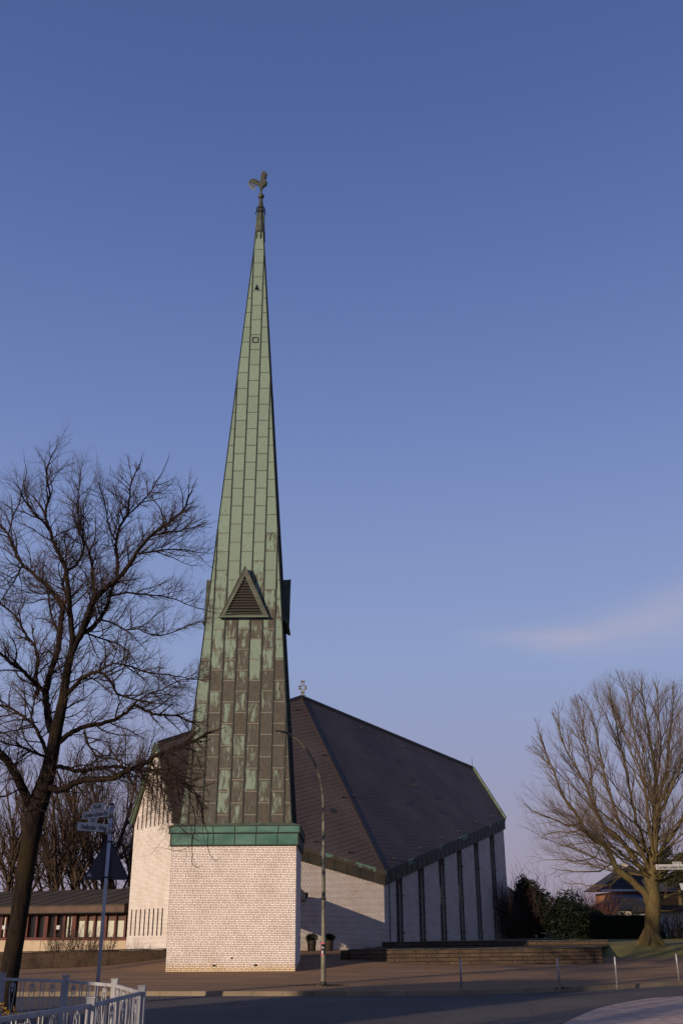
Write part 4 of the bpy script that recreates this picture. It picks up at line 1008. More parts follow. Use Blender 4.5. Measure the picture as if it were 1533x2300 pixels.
    # a continuing tuft at the tip
OAK = [(.165, .8, 2.0, .023, .19, 32, 70, .14, .27, 4, .08), (.145, .4, 1.0, .0105, .13, 30, 72, .10, .32, 3, .08), (.09, .16, .42, .0062, .10, 30, 72, .08, .34, 3, .10), (.10, .09, .2, .0052, .2, 30, 60, .05, .2, 3, .2)]
def oak():
    Y = 29.; b = G(14, 2248, 0); b.y = Y; rnd = random.Random(21)
    t = empty('oak_tree', (b.x, Y, 0), label='big dark bare oak with twisting limbs rising behind the fence on the left', cat='tree')
    cen = P(120, 1600, Y) - b; m = MB(); tw = MB(); sc = Y / 2422.
    global ENV
    ec = P(110, 1500, Y) - b; eT = P(110, 988, Y).z - ec.z; eR = (P(482, 1500, Y) - b).x - ec.x
    ENV = lambda q: ((q.x - ec.x) / eR) ** 4 + ((q.y - ec.y) / 4.6) ** 2 + (((q.z - ec.z) / eT) ** 4 if q.z > ec.z else 0) > 1.05 + .3 * noise.noise(q * .9)
    def px(l, y0, y1):
        l = [(u, v if v > 1200 else 1200 - (1200 - v) * .86) for u, v in l]
        n = len(l); return [P(u, v, Y + y0 + (y1 - y0) * (i / (n - 1))) - Vector((b.x, Y, 0)) for i, (u, v) in enumerate(l)]
    tr = [(8, 2285), (18, 2215), (28, 2150), (40, 2080), (50, 2010), (60, 1940), (70, 1880), (80, 1830), (88, 1800), (100, 1765), (112, 1720), (120, 1680), (127, 1640), (136, 1600), (144, 1560), (148, 1527), (158, 1475), (172, 1440), (183, 1425)]
    w_ = [23, 21, 20, 20, 20, 21, 21, 22, 24, 20, 17, 15.5, 15, 13, 11, 10, 9.5, 9, 8.5]
    p = px(tr, 0, 0); L = smooth_line(p, 3); rr = []
    for i in range(len(w_) - 1):
        for j in range(3): rr.append((w_[i] + (w_[i + 1] - w_[i]) * j / 3) * sc * rnd.uniform(.97, 1.04))
    rr.append(w_[-1] * sc); m.tube(L, rr, 16)
    spawn((m, tw), L[36:], .25, .12, 0, OAK, rnd, cen)
    # limbs: pixel polyline, start/end half width in px, depth drift start/end (m)
    limbs = [
        ([(70, 1812), (58, 1785), (40, 1748), (20, 1712), (0, 1690), (-30, 1650), (-60, 1590), (-80, 1500)], 12, 5, 0, -2),
        ([(0, 1690), (-30, 1700), (-70, 1690)], 6, 3, -.5, 1),
        ([(102, 1762), (120, 1772), (135, 1775), (150, 1768), (166, 1760), (190, 1753), (213, 1750), (240, 1749), (260, 1747), (282, 1732), (329, 1713), (354, 1694), (391, 1681), (438, 1663), (475, 1643)], 9, 3.2, 0, -1.5),
        ([(354, 1694), (380, 1712), (400, 1742), (420, 1762), (440, 1785), (452, 1812), (458, 1850)], 3.2, 1.0, -1.4, -1.9),
        ([(440, 1785), (446, 1810), (455, 1840), (466, 1870), (468, 1905), (480, 1931), (492, 1929)], 1.2, .5, -1.8, -2.0),
        ([(420, 1762), (428, 1800), (440, 1850), (432, 1895), (432, 1935), (440, 1947), (450, 1946)], 1.2, .5, -1.7, -1.6),
        ([(340, 1706), (352, 1740), (362, 1775), (378, 1815), (396, 1845), (425, 1880)], 1.6, .5, -1.0, -1.0),
        ([(300, 1725), (322, 1745), (345, 1775), (352, 1810)], 2.2, .6, -.8, -.2),
        ([(128, 1722), (145, 1724), (165, 1730), (188, 1732), (210, 1728), (235, 1725), (260, 1722), (282, 1724), (310, 1728), (338, 1732), (365, 1728), (395, 1745), (430, 1780)], 5.5, 2.0, 0, 1.6),
        ([(132, 1668), (148, 1655), (162, 1645), (175, 1638), (195, 1631), (219, 1628), (245, 1621), (266, 1613), (284, 1600), (300, 1584), (320, 1593), (344, 1603), (370, 1606), (395, 1607), (430, 1622)], 7, 2, 0, 1.2),
        ([(300, 1584), (330, 1560), (365, 1548), (400, 1530), (430, 1525)], 2.5, 1, .8, 1.5),
        ([(190, 1642), (195, 1665), (210, 1690), (230, 1702), (262, 1705), (290, 1722)], 3.2, 1.4, .3, -.6),
        ([(148, 1562), (165, 1545), (180, 1527), (190, 1519), (205, 1513), (219, 1509), (235, 1515), (254, 1540), (262, 1556), (290, 1568), (330, 1575)], 6, 1.8, 0, -1.5),
        ([(219, 1511), (240, 1497), (262, 1490), (300, 1500), (339, 1512), (380, 1516), (420, 1523), (455, 1528)], 3, 1, -.6, -1.2),
        ([(120, 1650), (112, 1625), (105, 1585), (103, 1560), (108, 1530), (117, 1500), (130, 1460), (136, 1425), (137, 1395), (142, 1365)], 9.5, 6, .2, .9),
        ([(142, 1367), (132, 1350), (112, 1323), (95, 1305), (75, 1289), (55, 1270), (41, 1255), (30, 1230), (20, 1204), (0, 1174), (-15, 1150)], 6, 2.2, .9, 2.6),
        ([(20, 1204), (28, 1160), (42, 1120), (50, 1080), (60, 1040), (55, 1005)], 2.3, .7, 2.4, 2.8),
        ([(142, 1367), (150, 1340), (142, 1310), (150, 1270), (148, 1225)], 4, 1.8, .9, .4),
        ([(136, 1425), (122, 1400), (112, 1370), (108, 1330), (104, 1300)], 3.5, 1.5, .8, 1.2),
        ([(160, 1470), (162, 1430), (158, 1385), (156, 1340), (152, 1310), (149, 1282), (140, 1260), (129, 1238), (118, 1212), (112, 1187), (104, 1160), (102, 1136), (110, 1112), (112, 1086), (106, 1050), (108, 1018), (122, 985)], 7.5, 1.2, 0, -1.4),
        ([(112, 1187), (95, 1165), (75, 1140), (55, 1110), (42, 1075)], 3, .9, -1, -2.2),
        ([(149, 1282), (170, 1270), (185, 1245), (190, 1215), (182, 1180), (176, 1130), (178, 1085), (182, 1045)], 4, 1, -.3, .5),
        ([(183, 1425), (190, 1400), (200, 1372), (210, 1350), (235, 1322), (265, 1299), (285, 1275), (305, 1245), (320, 1225), (339, 1204), (368, 1180), (397, 1153), (415, 1130), (424, 1103), (432, 1085)], 8.5, 1.5, 0, -2.2),
        ([(339, 1204), (375, 1195), (410, 1190), (440, 1180), (470, 1172)], 2.6, .7, -1.4, -2.2),
        ([(305, 1245), (345, 1238), (390, 1233), (430, 1238), (468, 1243)], 2.8, .7, -1.2, -.6),
        ([(183, 1425), (205, 1410), (224, 1391), (240, 1362), (251, 1323), (262, 1300)], 7, 3.5, 0, 1),
        ([(246, 1340), (275, 1332), (310, 1333), (350, 1338), (390, 1345), (430, 1362), (462, 1370)], 3, .8, .8, 2),
        ([(224, 1391), (255, 1400), (282, 1415), (310, 1412), (345, 1428), (385, 1422), (420, 1405), (440, 1398)], 2.6, .8, .6, -.6),
        ([(262, 1296), (264, 1270), (261, 1240), (261, 1215), (270, 1180), (285, 1153), (290, 1115), (295, 1069), (305, 1040), (315, 1018), (318, 1000)], 5, 1, .4, 1.8),
        ([(285, 1153), (310, 1125), (335, 1095), (352, 1060), (368, 1030), (378, 1000)], 2.8, .8, 1.2, 2.2),
        ([(261, 1215), (245, 1180), (240, 1140), (232, 1100), (222, 1065)], 2.6, .8, .8, .2),
        ([(183, 1420), (205, 1385), (212, 1350), (208, 1300), (205, 1260), (195, 1225), (178, 1190), (165, 1150)], 5.5, 1.8, 0, 1.2),
        ([(107, 1560), (92, 1545), (78, 1533), (65, 1520), (51, 1506), (35, 1495), (20, 1486), (0, 1465), (-30, 1445)], 6, 3, .4, -1.5),
        ([(85, 1560), (82, 1520), (85, 1480), (78, 1450), (55, 1420), (40, 1390), (20, 1370), (-5, 1350)], 4.5, 2, .2, 1.6),
        ([(105, 1690), (92, 1660), (78, 1632), (60, 1615), (40, 1600), (20, 1590), (-10, 1582)], 5, 2.5, 0, 1.5),
        ([(78, 1632), (72, 1610), (76, 1580), (78, 1560)], 3, 2, 0, .6),
        ([(108, 1700), (80, 1690), (50, 1678), (25, 1672), (-10, 1660)], 3.5, 1.5, 0, -1.6),
        ([(50, 1270), (40, 1290), (15, 1330), (-15, 1370)], 2.5, 1.2, 1.5, 0),
        ([(185, 1418), (215, 1430), (250, 1440), (280, 1455), (300, 1480), (312, 1500)], 2.6, .9, .4, 1.4)]
    for i in range(9):   # the drooping spray of twigs hanging before the church gable
        u0 = rnd.uniform(335, 455); v0 = 1705 - (u0 - 335) * .38; L_ = rnd.uniform(50, 135); k_ = rnd.uniform(.1, .55)
        limbs.append(([(u0 + L_ * k_ * f + rnd.uniform(-4, 4), v0 - 14 * math.sin(f * 3.1) * k_ + L_ * f ** 1.4) for f in (0, .2, .4, .6, .8, 1)], rnd.uniform(.7, 1.3), .35, -1.2 + rnd.uniform(-.4, .3), -1.2 + rnd.uniform(-1.2, .9)))
    for l, a, c, y0, y1 in limbs:
        p = px(l, y0, y1); L = smooth_line(p, 3)
        L = [q + rdir(rnd) * .02 for q in L]; n = len(L); rr = [((a * 1.0) * (1 - i / (n - 1)) + c * (i / (n - 1))) * sc for i in range(n)]
        m.tube(L, rr, 9 if a > 4 else 6); spawn((m, tw), L, a * sc, c * sc, 0, OAK, rnd, cen)
        q = L[-1]; d = (L[-1] - L[-3]).normalized()  # bushy tip
        e = [q]; 
        for j in range(5): d = (d + rdir(rnd) * .25).normalized(); e.append(e[-1] + d * (.10 if c > .55 else .02))
        tw.tube(e, [c * sc * (1 - .8 * i / 5) for i in range(6)], 4, caps=False); spawn((m, tw), e, c * sc, .004, 1, OAK, rnd, cen)
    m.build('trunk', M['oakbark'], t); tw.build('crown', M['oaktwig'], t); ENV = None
oak()

BEECH = [(.46, 2.0, 4.2, .036, .36, 20, 48, .20, .19, 5, .10), (.34, 1.0, 2.2, .016, .30, 22, 52, .16, .22, 3, .08), (.26, .45, 1.1, .0095, .32, 22, 48, .16, .18, 3, .1), (.24, .25, .5, .0068, .5, 22, 50, .12, .18, 3, .15)]
def big_right():
    global ENV
    Y = 68.; b = P(1462, 2121, Y); rnd = random.Random(5); sc = Y / 2422.
    t = empty('beech_tree', (b.x, Y, b.z), label='large upswept bare tree with greenish trunk standing on the lawn at right', cat='tree')
    cen = P(1462, 1900, Y) - b; m = MB(); tw = MB()
    ec = P(1472, 1835, Y) - b; eT = P(1472, 1512, Y).z - b.z - ec.z; eR = ec.x - (P(1156, 1835, Y) - b).x; eB = ec.z - (P(1472, 2040, Y).z - b.z)
    ENV = lambda q: ((q.x - ec.x) / eR) ** 2 + ((q.y - ec.y) / (eR * .8)) ** 2 + ((q.z - ec.z) / (eT if q.z > ec.z else eB)) ** 2 > 1.0 + .18 * noise.noise(q * .6)
    def px(l, y0, y1): n = len(l); return [P(u, v, Y + y0 + (y1 - y0) * (i / (n - 1))) - b for i, (u, v) in enumerate(l)]
    tr = [(1461, 2135), (1461, 2122), (1462, 2105), (1463, 2080), (1465, 2050), (1466, 2020), (1464, 1990), (1465, 1960), (1466, 1920), (1469, 1890), (1470, 1850), (1472, 1800), (1472, 1760), (1468, 1715), (1458, 1660), (1448, 1600), (1440, 1545)]
    w_ = [30, 23, 18, 16.5, 17, 17, 14, 12, 9.5, 8, 7, 6, 5, 4, 3, 2, 1]
    L = smooth_line(px(tr, 0, 0), 2); rr = []
    for i in range(len(w_) - 1):
        for j in range(2): rr.append((w_[i] + (w_[i + 1] - w_[i]) * j / 2) * sc)
    rr.append(w_[-1] * sc); m.tube(L, rr, 16); spawn((m, tw), L[18:], .25, .04, 0, BEECH, rnd, cen)
    for a in (.3, 2.0, 2.9, 4.1, 5.4):   # root flares
        m.tube([(0, 0, 1.0), (.42 * math.cos(a), .42 * math.sin(a), .45), (.72 * math.cos(a), .72 * math.sin(a), .1), (1.15 * math.cos(a), 1.15 * math.sin(a), -.25)], [.26, .22, .17, .08], 9)
    limbs = [([(1455, 2030), (1448, 2008), (1430, 1990), (1411, 1974), (1395, 1960), (1382, 1946), (1370, 1925), (1363, 1906), (1354, 1897), (1340, 1890), (1325, 1878), (1312, 1867), (1303, 1848), (1290, 1822), (1275, 1805), (1258, 1775), (1241, 1734), (1225, 1690), (1212, 1650)], 11, 1.3, 0, -1.5),
             ([(1303, 1848), (1285, 1855), (1265, 1850), (1245, 1842), (1220, 1832), (1195, 1820), (1175, 1805)], 3.2, .8, -1, -1.8),
             ([(1308, 1860), (1290, 1869), (1268, 1868), (1240, 1872), (1215, 1878)], 2.4, .7, -1, 0),
             ([(1458, 1990), (1447, 1963), (1436, 1948), (1425, 1935), (1408, 1905), (1391, 1884), (1372, 1868), (1354, 1856), (1345, 1840), (1338, 1820), (1332, 1805), (1322, 1782), (1312, 1762), (1290, 1720), (1269, 1678), (1255, 1640), (1243, 1610)], 8, 1.2, 0, 1.8),
             ([(1332, 1805), (1328, 1760), (1322, 1710), (1310, 1650), (1300, 1600), (1292, 1560)], 3, .8, 1, 2.5),
             ([(1460, 1960), (1453, 1940), (1440, 1915), (1420, 1885), (1400, 1862), (1385, 1840), (1375, 1800), (1362, 1760), (1352, 1710), (1338, 1650), (1330, 1600)], 6.5, 1, 0, -2.5),
             ([(1462, 1945), (1455, 1925), (1448, 1905), (1440, 1875), (1428, 1847), (1420, 1800), (1412, 1760), (1400, 1710), (1388, 1650), (1375, 1595), (1365, 1545)], 6, 1, 0, 2.2),
             ([(1466, 1930), (1462, 1890), (1455, 1850), (1450, 1800), (1445, 1740), (1430, 1680), (1415, 1610), (1405, 1540)], 5, 1, 0, -1.2),
             ([(1468, 1900), (1478, 1860), (1482, 1800), (1490, 1740), (1500, 1680), (1508, 1600), (1510, 1540)], 5, 1, 0, 1.5),
             ([(1470, 1850), (1485, 1820), (1500, 1790), (1520, 1740), (1540, 1690), (1560, 1620)], 4.5, 1, 0, -1.5),
             ([(1472, 1940), (1490, 1900), (1520, 1860), (1550, 1820), (1580, 1770), (1610, 1700)], 6, 1.2, 0, 1.5),
             ([(1472, 1980), (1500, 1950), (1530, 1925), (1570, 1880), (1620, 1830), (1660, 1760)], 7, 1.4, 0, -2),
             ([(1472, 2030), (1495, 2012), (1530, 2005), (1570, 1975), (1620, 1940)], 6, 1.4, 0, 1.5),
             ([(1470, 1760), (1478, 1720), (1482, 1660), (1478, 1590), (1470, 1530)], 3.5, .8, 0, .8),
             ([(1350, 1895), (1335, 1925), (1300, 1935), (1270, 1932)], 2, .7, -.6, -1.5),
             ([(1375, 1940), (1345, 1955), (1310, 1958), (1270, 1955), (1245, 1950)], 2.2, .7, -.4, .8),
             ([(1400, 1965), (1370, 1985), (1335, 1990), (1300, 1985), (1262, 1982)], 2.2, .6, 0, 1.2),
             ([(1458, 2045), (1435, 2040), (1412, 2022), (1390, 2018), (1370, 2008)], 2, .6, 0, -1.2),
             ([(1475, 2040), (1492, 2048), (1515, 2040), (1545, 2030)], 1.8, .6, 0, -1)]
    cfg2 = [(s[0] * 1.05, s[1], s[2], s[3], s[4], s[5], s[6] + 10, .10, .15, s[9], s[10]) for s in BEECH]
    for i, (l, a, c, y0, y1) in enumerate(limbs):
        a *= .84; L = [q + rdir(rnd) * .07 for q in smooth_line(px(l, y0, y1), 2)]; n = len(L); rr = [(a * (1 - k / (n - 1)) + c * (k / (n - 1))) * sc for k in range(n)]
        m.tube(L, rr, 8); cf = cfg2 if i in (1, 2, 14, 15, 16, 17, 18) else BEECH
        if cf is cfg2: spawn((m, tw), L, a * sc, c * sc, 1, cf, rnd, cen)
        else: spawn((m, tw), L, a * sc, c * sc, 0, cf, rnd, cen)
    # further limbs filling the dome, forking from the trunk and bowing upwards
    for i in range(56):
        a = i * 2.399 + .4; el_ = rnd.choice((-.12, .02, .1, .22, .38, .55, .75, .95)) + rnd.uniform(-.1, .1); st = P(1466, 1985 - 190 * min(1, max(0, el_)) - rnd.uniform(0, 20), Y) - b
        tip = ec + Vector((math.cos(a) * math.cos(el_ * 1.4) * eR * .93, math.sin(a) * math.cos(el_ * 1.4) * eR * .74, math.sin(el_ * 1.4) * eT * .93))
        hd = Vector((tip.x - st.x, tip.y - st.y, 0)); c1_ = st + hd * .35 + Vector((0, 0, .28 * (tip.z - st.z))); c2_ = st + hd * .78 + Vector((0, 0, .55 * (tip.z - st.z) + .4)); L = []
        for j in range(13):
            f = j / 12; L.append(st * (1 - f) ** 3 + c1_ * 3 * f * (1 - f) ** 2 + c2_ * 3 * f * f * (1 - f) + tip * f ** 3 + rdir(rnd) * .10 * (1 if 0 < j < 12 else 0))
        r0 = rnd.uniform(.04, .07); m.tube(L, [r0 * (1 - .85 * j / 12) for j in range(13)], 6, caps=False); spawn((m, tw), L[3:], r0 * .8, r0 * .15, 0 if i % 2 else 1, BEECH, rnd, cen)
    m.build('trunk', M['beechbark'], t); tw.build('crown', M['beechtwig'], t); ENV = None
big_right()

# row of bare trees behind the hall
FAR = [(.8, 2.6, 6.0, .085, .8, 22, 48, .22, .16, 4, .12), (.62, 1.2, 2.8, .030, .6, 22, 50, .18, .18, 3, .1), (.5, .6, 1.5, .018, .5, 25, 55, .12, .2, 3, .1)]
def far_proto(seed, H):
    rnd = random.Random(seed); t = empty('bare_tree', (0, 0, 0)); m = MB(); tw = MB(); cen = Vector((0, 0, H * .5))
    def go(p, d, L, r, lv):
        n = 9; pts = [p]; rs = [r]
        for i in range(n):
            d = (d + rdir(rnd) * .13 + Vector((0, 0, .05))).normalized(); pts.append(pts[-1] + d * L / n); rs.append(r * (1 - .8 * (i + 1) / n))
        m.tube(pts, rs, 8 if lv == 0 else 6, caps=False); spawn((m, tw), pts[2 if lv == 0 else 0:], r, rs[-1], 0, FAR, rnd, cen); return pts, rs
    pts, rs = go(Vector((0, 0, -.4)), Vector((rnd.uniform(-.08, .08), 0, 1)), H * .95, .30, 0)
    for i in range(rnd.choice((4, 5, 6))):
        k = rnd.randint(1, 5); a = rnd.uniform(0, 6.28); go(pts[k], Vector((math.cos(a) * .55, math.sin(a) * .55, 1)).normalized(), H * rnd.uniform(.45, .75) * (1 - k * .07), rs[k] * .6, 1)
    m.build('trunk', M['farbark'], t); tw.build('crown', M['fartwig'], t); return t
protos = [far_proto(s, 1.0 * h) for s, h in ((101, 17.5), (102, 19), (103, 16.5), (104, 18))]
used = [0] * 4
ordn = ['leftmost', 'second from left', 'third from left', 'fourth from left', 'fifth from left', 'sixth from left', 'seventh from left', 'eighth from left', 'ninth from left', 'tenth from left', 'eleventh from left', 'twelfth from left', 'thirteenth from left', 'rightmost']
spots = [(-40, 104, 1.05), (8, 98, .95), (42, 108, 1.05), (78, 100, .88), (108, 112, 1.1), (140, 98, .86), (168, 106, 1.05), (196, 97, .95), (214, 103, 1.12), (238, 110, 1.1), (262, 101, 1.08), (296, 112, 1.22), (345, 122, 1.38), (392, 126, 1.42)]
for i, (u, Y, s) in enumerate(spots):
    k = i % 4; src = protos[k]
    if used[k] == 0: t = src
    else:
        t = src.copy(); col.objects.link(t)
        for ch in src.children: c = ch.copy(); col.objects.link(c); c.parent = t
    used[k] = 1; t.location = (gx(u, Y), Y, .4); t.rotation_euler = (0, 0, i * 1.37); t.scale = (s * 1.0, s * 1.0, s)
    tag(t, 'bare brown tree in the row behind the flat hall, ' + ordn[i] + (' of the row' if 'most' in ordn[i] else ''), 'tree', 'bare trees behind the hall')

# ------------------------------------------------------------------ bare shrubs
def bare_shrub(c, w_, h, n, mat, label, seed, r=.012, group=None, name='bare_shrub', dep=None):
    rnd = random.Random(seed); t = empty(name, c, label=label, cat='shrub', group=group); m = MB()
    for i in range(n):
        x = rnd.uniform(-w_, w_) * .7; y = rnd.uniform(-1, 1) * (dep or w_ * .4); d = Vector((x / w_ * .45 + rnd.gauss(0, .12), rnd.gauss(0, .15), 1)).normalized(); L = h * rnd.uniform(.55, 1.05); pts = [Vector((x, y, -.2))]; rs = [r * 1.6]
        k = 6
        for j in range(k): d = (d + rdir(rnd) * .14).normalized(); pts.append(pts[-1] + d * L / k); rs.append(r * 1.6 * (1 - .75 * (j + 1) / k))
        m.tube(pts, rs, 3, caps=False)
        for j in range(7):
            q = pts[rnd.randint(1, k)]; dd = (d + rdir(rnd) * .7).normalized(); m.tube([q, q + dd * h * .14, q + (dd + rdir(rnd) * .3) * h * .26], [r * .8, r * .6, r * .4], 3, caps=False)
    m.build('branches', mat, t); return t
bare_shrub((gx(142, 70), 70, .3), 1.05, 1.75, 60, M['fartwig'], 'leftmost of the three leafless shrubs before the hall wall', 31, .010, 'leafless shrubs before the hall')
bare_shrub((gx(193, 69), 69, .3), .95, 1.75, 55, M['fartwig'], 'middle one of the three leafless shrubs before the hall wall', 32, .010, 'leafless shrubs before the hall')
bare_shrub((gx(244, 68), 68, .3), .5, 1.5, 22, M['fartwig'], 'small sparse leafless shrub right of the sign post before the hall', 33, .010, 'leafless shrubs before the hall')
bare_shrub((gx(1166, 94), 94, .6), 1.4, 4.6, 130, M['oaktwig'], 'thicket of dark bare stems right beside the end of the nave', 34, .018)
bare_shrub((gx(1205, 97), 97, .6), 1.9, 5.9, 34, M['fartwig'], 'tall sparse bare shrub showing above the evergreens right of the nave', 35, .016)
bare_shrub((gx(1330, 106), 106, .8), 1.45, 4.4, 130, plain('russet_twigs', (.16, .065, .04), .9), 'russet brown bare bush in front of the brick house', 36, .016)
bare_shrub((gx(1512, 90), 90, .7), 2.6, 2.3, 150, M['oakbark'], 'thin dark leafless hedge before the white wall at right', 37, .014, name='leafless_hedge')

# planters by the nave
for i, (u, lab) in enumerate(((699.5, 'round brown planter with leafy plants, left of the lamp mast'), (738, 'round brown planter with leafy plants, half hidden behind the lamp mast'))):
    Y = 71.0 - i * .1; c = Vector((P(u, 2136, Y).x, Y, .38)); t = empty('planter', c, label=lab, cat='planter', group='planters by the church wall')
    m = MB(); m.lathe([(.0, .0), (.24, .0), (.30, .62), (.32, .64), (.28, .66), (.26, .60), (0, .58)], k=20); m.build('pot', M['pot'], t)
    r9 = random.Random(50 + i)
    def sh(r):
        d = rdir(r) * r.uniform(.2, 1.05); return Vector((d.x * .42, d.y * .42, .82 + d.z * .26)) * 1 
    leaves('foliage', 1100, sh, .06, M['leaf'], t, rnd=r9)
# weeds at the lamp foot and along the wall
def tuft(c, w_, h, n, label, seed, mat='leaf', name='weed'):
    rnd = random.Random(seed); m = MB()
    for i in range(n):
        x, y = rnd.gauss(0, w_), rnd.gauss(0, w_ * .4); a = rnd.uniform(0, 6.28); q = Vector((x, y, 0)); d = Vector((math.cos(a) * .6, math.sin(a) * .6, 1)).normalized(); s = Vector((-math.sin(a), math.cos(a), 0)) * .012
        L = h * rnd.uniform(.5, 1.1); p1 = q + d * L * .6; p2 = p1 + (d + Vector((math.cos(a), math.sin(a), -.5)) * .6).normalized() * L * .5
        m.add([q - s, q + s, p1 + s, p1 - s, p2], [(0, 1, 2, 3), (3, 2, 4)])
    o = m.build(name, M[mat]); o.location = c; tag(o, label, 'weed')
tuft(G(745, 2215), .25, .09, 90, 'green weeds in the paving right of the lamp foot', 61)
tuft(G(683, 2214), .25, .05, 50, 'small green weeds in the paving left of the lamp foot', 62)
tuft(G(1263, 2221), .12, .08, 50, 'green tuft growing at the foot of the middle bollard', 63)
tuft(G(1216, 2166), .4, .14, 90, 'weeds growing along the foot of the block wall', 64)

# strap-leaved garden plants behind the fence
def strap_plant(c, label, seed, n=70, h=.9, fl=5, group='strap-leaved garden plants'):
    rnd = random.Random(seed); t = empty('garden_plant', c, label=label, cat='plant', group=group); m = MB(); f = MB()
    for i in range(n):
        a = rnd.uniform(0, 6.28); q = Vector((rnd.gauss(0, .12), rnd.gauss(0, .12), 0)); o = Vector((math.cos(a), math.sin(a), 0)); s = Vector((-math.sin(a), math.cos(a), 0)); L = h * rnd.uniform(.6, 1.08); wd = .016
        prev = q; d = (Vector((0, 0, 1)) + o * rnd.uniform(.1, .45)).normalized(); k = 6; pts = [q]
        for j in range(k): d = (d + o * .10 + Vector((0, 0, -.09 - .04 * j)) * rnd.uniform(.5, 1.3)).normalized(); pts.append(pts[-1] + d * L / k)
        vs = []
        for j, p in enumerate(pts): ww = wd * (1 - (j / k) ** 2 * .9); vs += [p - s * ww, p + s * ww]
        m.add(vs, [(2 * j, 2 * j + 1, 2 * j + 3, 2 * j + 2) for j in range(k)])
        if i < fl:
            p = q + Vector((o.x * .12, o.y * .12, h * rnd.uniform(.85, 1.05)))
            f = MB()
            for z in range(5): dd = rdir(rnd) * .035; e = dd.orthogonal().normalized() * .014; f.add([p, p + dd * .5 + e, p + dd * 1.4, p + dd * .5 - e], [(0, 1, 2, 3)])
            f.build('flower', M['flower'], t)
    m.build('leaves', M['strap'], t)
for i, (u, Y) in enumerate([(-30, 15.0), (12, 14.6), (48, 15.2), (80, 14.2), (25, 13.4), (103, 14.9)]):
    x = P(u, 2290, Y).x
    lb = ['clump of yellowing strap leaves cut off by the left frame edge', 'clump of strap leaves with yellow tips at the left of the garden bed', 'strap-leaved clump in the middle of the garden bed', 'strap-leaved clump right of the bed middle, behind the front rail', 'nearest strap-leaved clump behind the front rail of the fence', 'rightmost low strap-leaved clump beside the fence posts'][i]
    strap_plant(Vector((x, Y, .0)), lb, 70 + i, h=[.95, .93, .9, .85, .8, .62][i])

